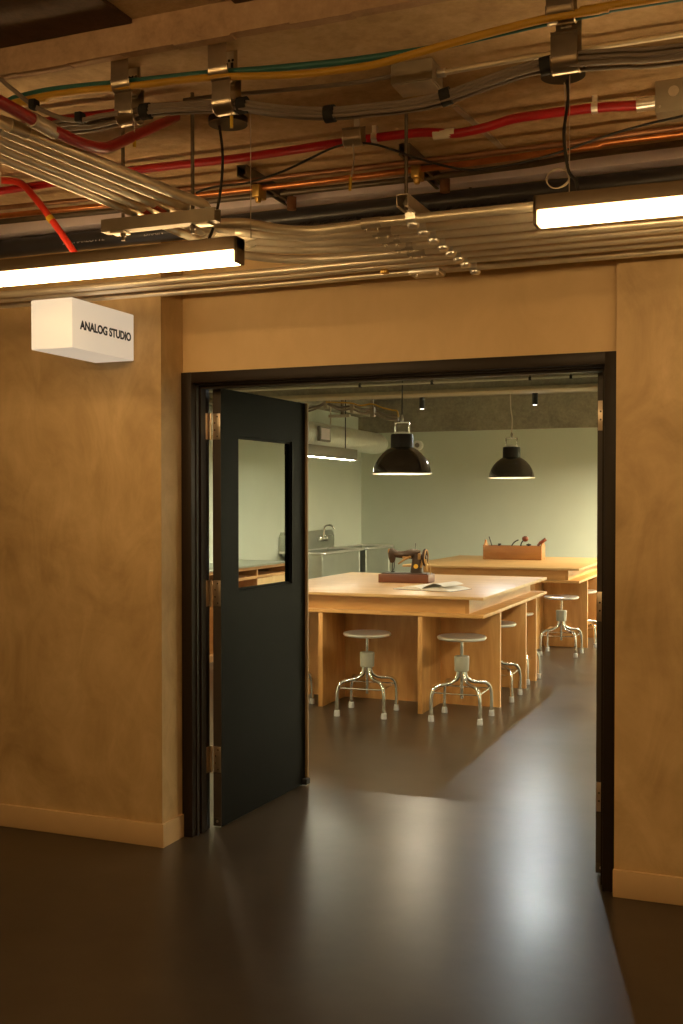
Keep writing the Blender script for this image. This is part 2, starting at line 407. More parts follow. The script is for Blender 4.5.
def make_leaf(name, label, loc, rz, side):
    """local: x along the leaf from the hinge edge, thickness along y; side=-1 puts thickness on +y"""
    root = thing(name, label, 'door', loc, rz); root['kind'] = 'structure'
    T = .045; y0, y1 = (0, T) if side < 0 else (-T, 0)
    Lw, z0, z1 = .905, .012, 2.112; wx0, wx1, wz0, wz1 = .167, .741, 1.131, 1.895
    bm = nb()
    box(bm, 0.001, wx0, y0, y1, z0, z1); box(bm, wx1, Lw - .001, y0, y1, z0, z1)
    box(bm, wx0, wx1, y0, y1, z0, wz0); box(bm, wx0, wx1, y0, y1, wz1, z1)
    bmesh.ops.remove_doubles(bm, verts=bm.verts, dist=1e-4)
    obj('door_panel', bm, 'leaf', root)
    bm = nb(); box(bm, -.0005, .0012, y0 + .0005, y1 - .0005, z0, z1); box(bm, Lw - .0012, Lw + .0005, y0 + .0005, y1 - .0005, z0, z1)
    obj('door_edge', bm, 'leafedge', root)
    g = obj('glass_pane', box(nb(), wx0 + .001, wx1 - .001, (y0 + y1) / 2 - .003, (y0 + y1) / 2 + .003, wz0 + .001, wz1 - .001), 'glass', root)
    ym = (y0 + y1) / 2
    bm = nb()
    for a, b, c, d in ((wx0, wx1, wz0, wz0 + .012), (wx0, wx1, wz1 - .012, wz1), (wx0, wx0 + .012, wz0 + .012, wz1 - .012), (wx1 - .012, wx1, wz0 + .012, wz1 - .012)):
        box(bm, a, b, ym + .004, ym + .014, c, d); box(bm, a, b, ym - .014, ym - .004, c, d)
    obj('glazing_bead', bm, 'leaf', root)
    ks = 1 if side < 0 else -1
    for zc in (1.93, 1.133, .334):
        bm = nb(); ya, yb = sorted((y0 + .004 if ks < 0 else y0 + .003, y1 - .002))
        box(bm, -.0035, .0, ya, yb, zc - .062, zc + .062, .0008)
        h = obj('hinge', bm, 'hinge', root); h['label'] = 'satin nickel hinge'
        yk = (y1 + .008) if ks > 0 else (y0 - .008)
        bm = nb(); tube(bm, [(-.007, yk, zc - .064), (-.007, yk, zc + .064)], .0068, 12)
        obj('knuckle', bm, 'hinge', h)
        bm = nb()
        for zz in (-.047, -.017, .017, .047):
            xx = (ya + yb) / 2 + (.008 if zz in (-.017, .017) else -.006)
            lathe(bm, [(.0042, -.0052), (.0042, -.003)], (0, xx, zc + zz), 10, 'X')
        obj('screw', bm, 'screw', h)
    bm = nb(); box(bm, .0 - .002, .03, (y0 + y1) / 2 - .02, (y0 + y1) / 2 + .02, .014, .055, .002); b = obj('bottom_pivot', bm, 'screw', root)
    obj('pivot_bolt', lathe(nb(), [(.006, -.006), (.006, -.001)], (0, (y0 + y1) / 2, .036), 12, 'X'), 'hinge', b)
    es = obj('edge_strip', box(nb(), Lw - .010, Lw + .002, (-.016 if side < 0 else .0003), (-.0003 if side < 0 else .016), z0, z1, .001), 'strip', root); es['label'] = 'tan strip along the free edge'
    bm = nb(); box(bm, Lw - .05, Lw - .004, (y1 if side > 0 else y0) - .03, (y1 if side > 0 else y0) + .035, .013, .045, .005)
    tube(bm, [(Lw - .03, (y1 if side > 0 else y0), .03), (Lw + .012, (y1 if side > 0 else y0), .03)], .012, 12)
    obj('door_stop', bm, 'velcro', root)
    return root
# leaf face that looks to the doorway lies on local y=0
make_leaf('door_1', 'black door leaf with a glass window standing open into the studio', (-2.476, 4.632, 0), R(87.2), -1)
make_leaf('door_2', 'second black door leaf swung back, only its hinged edge in view', (-.709, 4.640, 0), R(88.4), 1)

# jamb halves of the hinges
bm = nb()
for zc in (1.93, 1.133, .334): box(bm, -2.5402, -2.5375, 4.594, 4.634, zc - .062, zc + .062)
o = obj('hinge_plate', bm, 'hinge', bpy.data.objects['trim_1'])

# ------------------------------------------------------------------ lit sign
sx0, sx1, sy0, sy1, sz0, sz1 = -2.938, -2.730, 3.81, 4.289, 2.211, 2.420
sg = thing('lightbox_sign', 'white illuminated box sign reading ANALOG STUDIO on the plaster wall', 'sign', (-2.834, 4.289, 2.211))
bm = nb(); box(bm, sx0 + 2.834, sx1 + 2.834, sy0 - 4.289, -.012, 0, .209, .004)
obj('lightbox', bm, 'sign', sg)
bm = nb(); box(bm, sx0 + 2.834 + .012, sx1 + 2.834 - .012, -.0125, .001, .012, .197)
obj('back_plate', bm, 'lamphouse', sg)
t = text('lettering', 'ANALOG STUDIO', 'textink', .050, (sx1 + 2.834 + .0006, 3.866 - 4.289, 2.297 - 2.211), (R(90), 0, R(90)), sg, xs=.80, off=.0019)
wd = max(v.co.x for v in t.data.vertices) - min(v.co.x for v in t.data.vertices)
t.scale = (.388 / wd, 1, 1)

# ------------------------------------------------------------------ linear lamps in the corridor
def linear_lamp(label, x0, x1, y, zb, capx, cord_pts, house, glow, h=.088, w=.062, split=.043, zc=ZC):
    r = thing('linear_pendant', label, 'pendant lamp', ((x0 + x1) / 2, y, zb), 0, None)
    cx = (x0 + x1) / 2
    obj('housing', box(nb(), x0 - cx, x1 - cx, -w / 2, w / 2, split, h, .004), house, r)
    obj('diffuser', box(nb(), x0 - cx + .012, x1 - cx - .012, -w / 2 + .001, w / 2 - .001, 0, split, .006), glow, r)
    for xe in (x0 - cx, x1 - cx - .012): obj('end_cap', box(nb(), xe, xe + .012, -w / 2, w / 2, -.001, h - .002, .004), house, r)
    for k, xx in enumerate(capx):
        c = obj('ceiling_canopy', lathe(nb(), [(.066, 0), (.066, .022), (.060, .026)], (xx - cx, 0, zc - zb - .026), 32), 'canopy', r)
        bm = nb(); xw = xx - cx + (.085 if (k == 0 and x0 < -3.2) else .02); tube(bm, [(xw, 0, h - .005), (xw, 0, zc - zb)], .0015, 6)
        obj('suspension_wire', bm, 'whitewire', r)
        if k == 0:
            bm = nb(); tube(bm, smooth([(p.x - cx, p.y - y, p.z - zb) for p in cord_pts]), .0048, 8)
            obj('power_cord', bm, 'blackcord', r)
    return r
YLAMP = 3.31
cl = [aty(219, 124, YLAMP), aty(222.5, 150, YLAMP), aty(222, 175, YLAMP), aty(219, 200, YLAMP), aty(213, 228, YLAMP), aty(208, 241, YLAMP)]
linear_lamp('long linear pendant lamp ending just short of the box sign corner', -3.25, -1.692, YLAMP, 2.373, (aty(228, 120, YLAMP).x, -3.1), cl, 'lamphouse', 'lampglow')
cr_ = [aty(567, 80, YLAMP), aty(568, 100, YLAMP), aty(564, 130, YLAMP), aty(565, 150, YLAMP), aty(569, 172, YLAMP), aty(576, 182, YLAMP), aty(580, 202, YLAMP)]
linear_lamp('long linear pendant lamp over the plain plaster wall', -.695, .86, YLAMP, 2.403, (aty(563, 74, YLAMP).x, .72), cr_, 'lamphouse', 'lampglow')
c3 = [Vector((-1.5, .6, ZA - .02)), Vector((-1.49, .6, 2.7)), Vector((-1.5, .6, 2.46))]
linear_lamp('added linear fill lamp out of view over the sign side of the corridor', -3.1, -1.45, .6, 2.40, (-1.6, -2.95), c3, 'lamphouse', 'fillglow_hall', zc=ZA)  # unseen lamp added to light the pipes and walls from the camera side
c4 = [p + Vector((2.15, 0, 0)) for p in c3]
linear_lamp('added linear fill lamp out of view over the plain-wall side of the corridor', -.45, 1.2, .6, 2.40, (.5, 1.05), c4, 'lamphouse', 'fillglow_hall', zc=ZA)  # its unseen twin, added as fill for the plain-wall side
# spare wire coil
bm = nb(); c = aty(557, 179, 3.36); pts = []
for i in range(70):
    a = 2 * pi * i / 22; rr = .034 + .003 * sin(i * .31)
    pts.append(c + Vector((rr * cos(a), .004 * sin(i * .9), rr * .85 * sin(a))))
pts += [c + Vector((.03, 0, .06)), c + Vector((.025, 0, .20)), Vector((c.x + .02, c.y, ZC - .005))]
tube(bm, smooth(pts, 2), .0016, 6)
tag(obj('wire_coil', bm, 'whitewire'), 'loose coil of thin white wire hanging above a linear lamp', 'wire')

# ------------------------------------------------------------------ conduit bank
ZB = 2.515; RC = .0148
straps = [(406, 226), (419, 234), (430, 241.5), (441, 248.5), (450, 254), (460, 260), (468, 265), (480, 272)]
SP = [atz(x, y - 2.0, ZB - RC) for x, y in straps]
rows = [p.y for p in SP]; XS = sum(p.x for p in SP) / 8
tops = [(139, 214), (155, 212), (170, 209.5), (186, 207), (201, 204)][::-1]      # where the five leave the strut
ctrl = [[(244, 226), (277, 231.5), (309, 233.5), (341, 230.5)], [(244, 234.5), (277, 238), (309, 239.5), (341, 237)],
        [(244, 241.5), (277, 244.5), (309, 245.5), (341, 244)], [(244, 249), (277, 251.5), (309, 252), (341, 251)]]
dirs = []
names5 = ['outermost', 'second', 'third', 'fourth', 'fifth']
for j in range(8):
    Y = rows[j]; pts = []
    if j < 5:
        pS = atz(*tops[j], ZB); pN = atz(*[(43, 139), (40, 146), (37, 153.5), (33, 161), (30, 169)][j], ZB); dd = (pS - pN).normalized(); X = pS.x
        dirs.append((pS, dd))
        pts = [pS - dd * t for t in (2.4, 1.6, .9, .4, .12)] + [pS + dd * .02]
        if j < 4:
            c4 = [atz(x, y, ZB - .01) for x, y in ctrl[j]]
            pts += [(c4[0].x - .10 + .0 * j, c4[0].y - .055 - .02 * j, ZB)] if j < 2 else [(X + .03, c4[0].y - .16, ZB), (X + .11, c4[0].y - .05, ZB)]
            pts += [(p.x, p.y, ZB) for p in c4]
        else:
            pts += [(X + .01, Y - .42, ZB), (X + .05, Y - .2, ZB), (X + .18, Y - .05, ZB), (X + .4, Y, ZB)]
        pts += [(XS - .12, Y, ZB), (XS, Y, ZB), (XS + .3, Y, ZB), (.7, Y, ZB), (2.65, Y, ZB)]
        lab = names5[j] + ' galvanized conduit of the five sweeping from the ceiling strut into the wall bank'
    else:
        # straight rows nearest the wall, with a small offset beside the lamp's end
        pts = [(-6.05, Y, ZB - .004), (-4.0, Y - .0, ZB - .004), (-2.6, Y, ZB - .004), (-2.2, Y + .0, ZB - .004), (-1.85, Y + .015, ZB), (-1.55, Y, ZB), (XS, Y, ZB), (.7, Y, ZB), (2.65, Y, ZB)]
        lab = ['straight galvanized conduit third from the plaster wall', 'straight galvanized conduit second from the plaster wall', 'straight galvanized conduit running tight along the plaster wall'][j - 5]
    o = obj('conduit', tube(nb(), smooth(pts, 5), RC + (.0016 if j < 5 else 0), 14), 'emt'); tag(o, lab, 'conduit', 'conduit bank above the doorway')
    if j < 5:
        q = atz([385, 397, 405, 415, 427][j], [232, 241, 248, 253, 258][j], ZB)
        bm = nb(); tube(bm, [(q.x - .035, Y, ZB), (q.x + .035, Y, ZB)], RC + .004, 14)
        for s in (-.02, .02): lathe(bm, [(.005, -RC - .011), (.005, -RC)], (q.x + s, Y, ZB), 8, 'Z')
        obj('coupling', bm, 'galv', o)
        bm = nb(); qc = pS - dd * ((pS.y - 2.28 + .05 * j) / dd.y)
        tube(bm, [qc - dd * .03, qc + dd * .03], RC + .004, 14); obj('coupling', bm, 'galv', o)
# tiny labels on pipes
a = atz(245, 0, 0) if False else None
for (x, y, j) in ((214 / 1.0, 0, 0),): pass
def pipe_label(x, y, rowY, par, dirx=True):
    p = aty(x, y, rowY); bm = nb()
    if dirx: box(bm, p.x - .035, p.x + .035, rowY - RC - .0012, rowY - RC + .003, ZB - .007, ZB + .004)
    o = obj('pipe_label', bm, 'labelwhite', par); o['label'] = 'white label with red stripe'
    bm = nb(); box(bm, p.x - .034, p.x + .034, rowY - RC - .0018, rowY - RC, ZB - .007, ZB - .002)
    obj('label_stripe', bm, 'labelred', o)
C5 = [o for o in bpy.data.objects if o.name.startswith('conduit')]
C5.sort(key=lambda o: o.name)
pipe_label(292, 262, rows[4], C5[4])
for j, (x, y) in ((2, (150, 206)), (3, (143, 210))):
    p = atz(x, y, ZB); X = (dirs[j][0] - dirs[j][1] * ((dirs[j][0].y - p.y) / dirs[j][1].y)).x
    bm = nb(); box(bm, X - .010, X + .010, p.y - .03, p.y + .03, ZB - RC - .0015, ZB - RC + .004); o = obj('pipe_label', bm, 'labelred', C5[j]); o['label'] = 'red label'

# trapeze strut that carries the bank (rods, channel, one strap per conduit)
def channel(bm, p0, p1, w=.041, h=.041, th=.003, openup=False):
    """C-channel between two points along X or Y"""
    p0, p1 = Vector(p0), Vector(p1); d = (p1 - p0)
    if abs(d.y) > abs(d.x):
        a, b = sorted((p0.y, p1.y)); x, z = p0.x, p0.z
        box(bm, x - w / 2, x - w / 2 + th, a, b, z, z + h); box(bm, x + w / 2 - th, x + w / 2, a, b, z, z + h)
        zz = z if openup else z + h - th
        box(bm, x - w / 2 + th, x + w / 2 - th, a, b, zz, zz + th)
        z2 = z + h - th if openup else z
        box(bm, x - w / 2 + th, x - w / 2 + .011, a, b, z2, z2 + th); box(bm, x + w / 2 - .011, x + w / 2 - th, a, b, z2, z2 + th)
    else:
        a, b = sorted((p0.x, p1.x)); y, z = p0.y, p0.z
        box(bm, a, b, y - w / 2, y - w / 2 + th, z, z + h); box(bm, a, b, y + w / 2 - th, y + w / 2, z, z + h)
        zz = z if openup else z + h - th
        box(bm, a, b, y - w / 2 + th, y + w / 2 - th, zz, zz + th)
        z2 = z + h - th if openup else z
        box(bm, a, b, y - w / 2 + th, y - w / 2 + .011, z2, z2 + th); box(bm, a, b, y + w / 2 - .011, y + w / 2 - th, z2, z2 + th)
    return bm
def rod(par, x, y, z0, z1, r=.0062):
    bm = nb(); tube(bm, [(x, y, z0), (x, y, z1)], r, 8); lathe(bm, [(.011, -.006), (.011, .006)], (x, y, z0 + .02), 6)
    return obj('threaded_rod', bm, 'darkgalv', par)
tr = thing('trapeze_strut', 'steel strut with round straps carrying the eight wall conduits', 'strut', (XS, 3.8, ZB))
obj('channel', channel(nb(), (0, rows[0] - 3.8 - .1, RC + .002), (0, rows[7] - 3.8 + .04, RC + .002)), 'galv', tr)
rod(tr, 0, rows[0] - 3.8 - .06, RC, ZC - ZB); rod(tr, 0, rows[7] - 3.8 - .06, RC, 2.815 - ZB)
for j in range(8):
    bm = nb(); y = rows[j] - 3.8
    pts = [(0, y - RC - .004, RC + .03)] + [(0, y + (RC + .003) * cos(a), (RC + .003) * sin(a)) for a in np.linspace(pi, 2 * pi, 9)] + [(0, y + RC + .004, RC + .03)]
    prof = [(p[1], p[2]) for p in pts]; strip(bm, prof, .003, -.017, .017)
    lathe(bm, [(.016, -RC - .016), (.021, -RC - .009), (.021, -RC - .002)], (.005, y, 0), 14)
    o = obj('pipe_strap', bm, 'alu', tr)
# strut under the five sweeping conduits
sA, sB = atz(103, 230, ZB - .05), atz(219, 219, ZB - .05)
ys = (sA.y + sB.y) / 2
ts = thing('trapeze_strut', 'steel strut hung on two rods under the five sweeping conduits', 'strut', ((sA.x + sB.x) / 2, ys, ZB - .06))
hx = (sB.x - sA.x) / 2
obj('channel', channel(nb(), (-hx, 0, .0), (hx, 0, 0), openup=True), 'strut', ts)
rod(ts, aty(123, 170, ys).x - (sA.x + sB.x) / 2, .0, -.03, ZC - ZB + .06); rod(ts, aty(192.5, 160, ys).x - (sA.x + sB.x) / 2, 0, -.03, ZC - ZB + .06)
for xx in (-hx + .06, hx - .05): obj('square_washer', box(nb(), xx - .026, xx + .026, -.022, .022, -.007, -.001, .001), 'galv', ts)
# nearer strut at the picture's edge
p = atz(15, 150, ZB - .03)
t3 = thing('trapeze_strut', 'steel strut crossing under the sweeping conduits below the red conduit coupling', 'strut', (-2.36, 2.49, ZB - .06))
obj('channel', channel(nb(), (-.32, 0, 0), (.325, 0, 0), openup=True), 'galv', t3)
obj('plate', box(nb(), -.32, .27, -.035, .035, -.012, -.001, .001), 'alu', t3)
rod(t3, -.29, 0, -.03, ZA - ZB + .06)
# fitting box on the wall conduits
q = atz(432, 268, ZB); yb = rows[6]
pb = thing('conduit_box', 'small galvanized fitting box on the conduits over the doorway', 'junction box', (q.x, (rows[6] + rows[7]) / 2, ZB))
obj('body', box(nb(), -.075, .055, -.055, .045, -.034, -.0145, .006), 'alu', pb)
obj('cover', box(nb(), -.070, .050, -.051, .041, -.037, -.033, .001), 'galv', pb)
for xx in (-.04, .045): obj('screw', lathe(nb(), [(.006, -.046), (.006, -.036)], (xx, -.045, 0), 8), 'alu', pb)
# wooden/brass spacer on the row
q = atz(388, 270, ZB - .01)
o = tag(obj('pipe_clip', box(nb(), q.x - .014, q.x + .014, rows[6] - .03, rows[6] + .006, ZB - .032, ZB - .0155, .004), 'brass'), 'small yellowish clip under a wall conduit', 'clip')

# ------------------------------------------------------------------ pale soffit strip and black pipe at wall top
tag(obj('soffit_rail', box(nb(), -5.4, 2.2, 4.17, 4.285, 2.818, ZC + .001, .006), 'lilac'), 'pale lilac-grey painted rail along the ceiling over the black pipe', 'rail')
bp = thing('drain_pipe', 'black plastic pipe with pale printing behind the conduit bank', 'pipe', (0, 4.225, 2.765))
bm = nb(); tube(bm, [(-5.2, 0, 0), (2.0, 0, 0)], .042, 20); obj('pipe', bm, 'blackpipe', bp)
bm = nb()
for i in range(150):
    x = -1.85 + 1.6 * random.random(); tube(bm, [(x, -.03, -.03), (x + random.uniform(-.02, .02), -.05, -.04 - random.random() * .012)], .002, 4)
o = obj('frayed_wrap', bm, 'velcro', bp); o['kind'] = 'stuff'
for x, s in ((-3.05, '2" CHARLOTTE'), (-2.62, 'DRAIN')):
    text('printing', s, 'printink', .030, (x, -.0408, -.020), (R(76), 0, 0), bp, xs=1.1)
for xx in (-2.30, .45):
    bm = nb()
    pts = [(xx, .046 * cos(a), .046 * sin(a)) for a in np.linspace(-pi, 0, 12)] + [(xx, .046, .05)]
    strip(bm, [(p[1], p[2]) for p in pts], .003, xx - .012, xx + .012)
    obj('pipe_hanger', bm, 'alu', bp)

# ------------------------------------------------------------------ red conduits, copper pipes
def run(name, mat, r, px, Y=None, z=None, label='', cat='pipe', group=None, sub=6, extra0=None, extra1=None, n=12):
    pts = [(aty(x, y, Y) if Y is not None else atz(x, y, z)) for x, y in px]
    if extra0: pts = [Vector(extra0)] + pts
    if extra1: pts = pts + [Vector(extra1)]
    o = obj(name, tube(nb(), smooth(pts, sub), r, n), mat); tag(o, label, cat, group); return o
rd = run('conduit', 'red', .0155, [(0, 191), (132, 170.5), (239, 158), (346, 142), (390, 136), (424, 132.5), (453, 133.5), (470, 131), (489, 126.5), (513, 119), (545, 114), (594, 108), (640, 105)], Y=3.58, label='red painted conduit crossing the ceiling to the grey box', cat='conduit', extra0=(-3.6, 3.58, 2.82))
for x, y in ((375, 138), (595, 108)):
    p = aty(x, y, 3.58); bm = nb(); tube(bm, [(p.x - .01, 3.58, p.z), (p.x + .01, 3.58, p.z)], .019, 14); box(bm, p.x - .008, p.x + .008, 3.57, 3.59, p.z + .015, ZC)
    obj('strap', bm, 'alu', rd)
for x, y in ((445, 133.2),):
    p = aty(x, y, 3.58); bm = nb(); tube(bm, [(p.x - .04, 3.58, p.z - .002), (p.x + .035, 3.58, p.z - .002)], .0165, 14); o = obj('pipe_label', bm, 'labelwhite', rd); o['label'] = 'pale worn label'
p = aty(640, 105, 3.58); bm = nb(); tube(bm, [(p.x - .01, 3.58, p.z), (p.x + .055, 3.58, p.z + .001)], .022, 14); obj('connector', bm, 'alu', rd)
q = aty(672, 102, 3.58)
jb = thing('junction_box', 'square grey steel box at the end of the red conduit', 'junction box', (q.x + .03, 3.58, q.z))
obj('body', box(nb(), -.075, .09, -.06, .05, -.048, ZC - q.z, .003), 'boxgrey', jb)
for r_, xx, zz in ((.016, -.02, .012), (.004, -.06, -.03), (.004, .02, -.03)): obj('knockout', lathe(nb(), [(r_, -.063), (r_, -.059)], (xx, 0, zz), 18, 'Y'), 'galv', jb)
# red conduit lying on the sweeping bank then rising
zr = ZB + .008
a0 = atz(2, 102.5, zr); xr = atz(43, 125.5, zr)
b1 = atz(84, 152, zr); b2 = atz(99, 152, zr)
pts = fillet([a0 - (b2 - a0).normalized() * 1.2, a0, xr, b2, aty(176, 117, 3.2)], .16, 8)
o = tag(obj('conduit', tube(nb(), pts, .0155, 14), 'red'), 'red conduit running beside the sweeping pipes and bending up to the ceiling', 'conduit')
bm = nb(); d = (xr - a0).normalized(); tube(bm, [xr - d * .05, xr + d * .05], .0195, 14); obj('coupling', bm, 'galv', o)
run('conduit', 'red', .014, [(18, 126), (39, 122.5), (80, 117), (120, 112.5), (165, 107), (178, 106)], z=2.83, label='short red conduit tucked against the ceiling behind the cable hooks', cat='conduit')
# bright red hose
pts = [aty(-40, 172, 3.55), aty(0, 180, 3.55), aty(20, 183, 3.55), aty(35, 198, 3.55), aty(54, 223, 3.56), aty(74, 252, 3.58), aty(86, 270, 3.6)]
o = tag(obj('hose', tube(nb(), smooth(pts), .0135, 12), 'redbright'), 'bright red hose bending down behind the lamp near the sign', 'hose')
p0 = aty(49, 217, 3.556); p1 = aty(52, 221, 3.558); obj('hose_tag', tube(nb(), [p0, p1], .0155, 12), 'tagyellow', o)
run('copper_pipe', 'copper', .0115, [(0, 216), (105, 205.5), (190, 196), (239, 190.5), (320, 181.5), (396, 172), (460, 164.5), (527, 155.5), (600, 145.5), (683, 133.5)], Y=3.88, label='bright copper pipe running along under the corridor ceiling', cat='pipe', extra1=(2.6, 3.88, 2.80))
run('copper_pipe', 'copperdark', .010, [(0, 208), (150, 193), (300, 175), (450, 158), (600, 139), (683, 127)], Y=3.76, label='dark pipe standing in for the shadow line above the bright copper pipe', cat='pipe', extra1=(2.6, 3.76, 2.84))  # dark run drawn where only the pipes' shadow lies on the ceiling
run('conduit', 'darkgalv', .012, [(0, 222), (190, 203), (396, 181), (527, 165), (683, 143)], Y=4.05, label='thin dark conduit behind the copper pipe', cat='conduit', extra1=(2.6, 4.05, 2.83))

# pipe supports (short struts with brass clamps)
for (x, y, lab) in ((251, 186, 'short dark strut with brass clamp holding the copper pipe by the drooping black cable'), (412, 166, 'short dark strut with brass clamp above the trapeze strut')):
    p = aty(x, y, 3.80); z = p.z
    s = thing('pipe_support', lab, 'pipe support', (p.x, 3.80, z))
    obj('channel', channel(nb(), (-.01, -.06, .024), (-.01, .40, .024)), 'darkgalv', s)
    obj('clamp', box(nb(), -.02, .012, .045, .115, -.028, .022, .005), 'brass', s)
    bm = nb(); tube(bm, [(-.01, .05, .06), (-.01, .05, ZC - z)], .006, 8); obj('rod', bm, 'galv', s)
    bm = nb(); tube(bm, [(.035, .30, -.02), (.035, .30, .03)], .02, 14); obj('pipe_end', bm, 'copperdark', s)
    bm = nb(); lathe(bm, [(.010, -.045), (.014, -.03), (.014, -.027)], (-.004, .07, 0), 12); obj('bolt', bm, 'brass', s)

# ceiling boxes and their small conduit
p = aty(416, 86, 3.12)
cb = thing('junction_box', 'grey steel box fixed flat to the ceiling above the red conduit', 'junction box', (p.x, 3.14, ZC))
obj('body', box(nb(), -.07, .06, -.05, .06, -.062, .001, .003), 'boxgrey', cb)
obj('cover', box(nb(), -.066, .056, -.046, .056, -.0655, -.062, .001), 'galv', cb)
bm = nb(); tube(bm, [(.06, 0, -.03), (.085, 0, -.03)], .013, 12); obj('connector', bm, 'alu', cb)
z0 = ZC - .03
tag(obj('conduit', tube(nb(), [(p.x + .085, 3.14, z0), (p.x + .3, 3.13, z0 + .002), (.4, 3.12, z0), (2.6, 3.12, z0)], .0085, 10), 'emt'), 'slim conduit leaving the ceiling box on its way past the strap hook', 'conduit')
tag(obj('conduit', tube(nb(), smooth([(p.x - .07, 3.14, z0 + .012), (p.x - .25, 3.12, z0 + .004), (p.x - .6, 3.03, z0 - .012), (p.x - .72, 3.0, z0 - .02)]), .0065, 10), 'greycable'), 'thin grey cable curving from the ceiling box toward the cable hooks', 'cable')
# flat bar crossing ceiling at an angle
for (x0, y0, x1, y1, lab) in ((455, 107, 507, 153, 'flat steel bar lying diagonally on the ceiling behind the red conduit'),):
    a, b = atz(x0, y0, ZC - .006), atz(x1, y1, ZC - .006)
    d = (b - a).normalized(); s = Vector((-d.y, d.x, 0)) * .011
    bm = nb()
    vs = [bm.verts.new(v + Vector((0, 0, h))) for h in (0, .006) for v in (a - s, b - s, b + s, a + s)]
    for f in ((0, 1, 2, 3), (4, 5, 6, 7), (0, 1, 5, 4), (1, 2, 6, 5), (2, 3, 7, 6), (3, 0, 4, 7)): bm.faces.new([vs[i] for i in f])
    tag(obj('flat_bar', bm, 'galv'), lab, 'bar')
# rods straight from ceiling
p = aty(398, 165, 3.35)

# ------------------------------------------------------------------ cable hooks
YH = 2.80
def hook(bm, x, zb, w, hback, hlip, r=.034):
    prof = [(r, zb + hback), (r, zb + r)] + [(r * cos(a), zb + r + r * sin(a)) for a in np.linspace(0, -pi, 13)][1:] + [(-r, zb + r + hlip), (-r - .006, zb + r + hlip + .006)]
    strip(bm, prof, .0028, x - w / 2, x + w / 2)
    for s in (-1, 1):   # flared lips
        tube(bm, [(x + s * w / 2, r * cos(a), zb + r + r * sin(a)) for a in np.linspace(-pi, 0, 13)], .003, 6)
def cable_hook(label, px, zU, zL, w, tagpx=None):
    x = aty(px, 60, YH).x
    t = thing('cable_hook', label, 'cable hook', (x, YH, zL))
    if zU is not None:
        bm = nb(); hook(bm, -.004, zU - zL, w, ZC - zU - .001, .062 if zU < 2.78 else .05); obj('upper_tier', bm, 'zinc', t)
        bm = nb()
        for k in range(3): lathe(bm, [(.004, .030), (.004, .0322)], (-.012 + .012 * k, 0, ZC - zL - .028), 8, 'Y')
        box(bm, -.012, -.004, .029, .0318, zU - zL + .05, zU - zL + .065); box(bm, .006, .014, .029, .0318, zU - zL + .05, zU - zL + .065)
        obj('slot', bm, 'velcro', t)
    bm = nb(); hook(bm, .008, 0, w, (zU - zL + .02) if zU is not None else .06, .050); obj('lower_tier', bm, 'zinc', t)
    bm = nb(); box(bm, -.012, .016, .031, .040, (zU - zL) if zU is not None else .03, ZC - zL - .001); obj('hanger_strap', bm, 'galv', t)
    if tagpx:
        (xa, ya, yb_) = tagpx; p0, p1 = aty(xa, ya, YH - .01), aty(xa, yb_, YH - .01)
        bm = nb(); tube(bm, [(p0.x - x, -.01, p0.z - zL), (p1.x - x, -.01, p1.z - zL)], .005, 8); obj('tie_tag', bm, 'tagyellow', t)
        bm = nb(); tube(bm, [(p0.x - x, -.01, p0.z - zL), (p0.x - x, -.01, .004)], .002, 6); obj('tie_wire', bm, 'galv', t)
    return t
cable_hook('two-tier galvanized cable hook over the sweeping conduits', 127, 2.778, 2.688, .058, (134.5, 135, 147))
cable_hook('two-tier galvanized cable hook in front of the lamp canopy with yellow tag', 224, 2.770, 2.677, .058, (231.5, 116, 128))
cable_hook('tall two-tier galvanized cable hook in front of the canopy with no tag', 563, 2.782, 2.655, .066)
# small hook further in
p = aty(354, 146, 3.42)
t = thing('cable_hook', 'single small cable hook beside the red conduit with a long dangling tie', 'cable hook', (p.x, 3.42, p.z))
bm = nb(); hook(bm, 0, 0, .062, .07, .02, .026); obj('trough', bm, 'zinc', t)
bm = nb(); box(bm, -.01, .01, .024, .03, .05, ZC - p.z); obj('hanger_strap', bm, 'galv', t)
bm = nb(); tube(bm, smooth([(0, -.01, .003), (.004, -.012, -.05), (-.008, -.012, -.12)]), .003, 8); obj('tie_wire', bm, 'galv', t)
bm = nb(); tube(bm, [(-.007, -.012, -.105), (-.010, -.012, -.150)], .0052, 8); obj('tie_tag', bm, 'tagyellow', t)

# ------------------------------------------------------------------ cables
YC = YH - .002
run('cable', 'teal', .0095, [(-30, 108), (7, 100), (45, 91), (85, 86), (112, 83.5), (150, 79.5), (211, 73), (260, 69.5), (325, 63.5), (370, 58), (417, 51), (445, 45.5), (500, 33), (552, 21.5), (610, 10.5), (690, -4)], Y=YC + .006, label='teal cable resting in the upper hooks', cat='cable', extra0=(-6.0, YC + .006, 2.77), extra1=(2.6, YC - .006, 2.77))
run('cable', 'yellow', .0105, [(-30, 113), (7, 104.5), (45, 96), (85, 90.5), (112, 88.3), (150, 84), (211, 77.5), (260, 76), (300, 74.5), (325, 72), (370, 65.5), (400, 58), (445, 45), (500, 30), (552, 17.5), (610, 8), (690, -7)], Y=YC - .017, label='yellow corrugated tube lying beside the teal cable', cat='cable', extra0=(-6.0, YC - .017, 2.755), extra1=(2.6, YC - .006, 2.77))
bundle = [(-30, 150), (30, 139), (65, 130), (95, 126.5), (120, 120.5), (148, 113), (180, 111), (211, 109), (243, 107.5), (285, 113), (330, 116), (370, 113), (410, 108), (446, 99), (480, 87), (515, 76), (545, 68.5), (575, 64), (620, 60), (690, 55)]
offs = [(0, 0), (.011, .003), (-.010, .004), (.004, .012), (-.007, .014), (.0155, .0135), (-.0125, -.0075), (.010, -.008)]
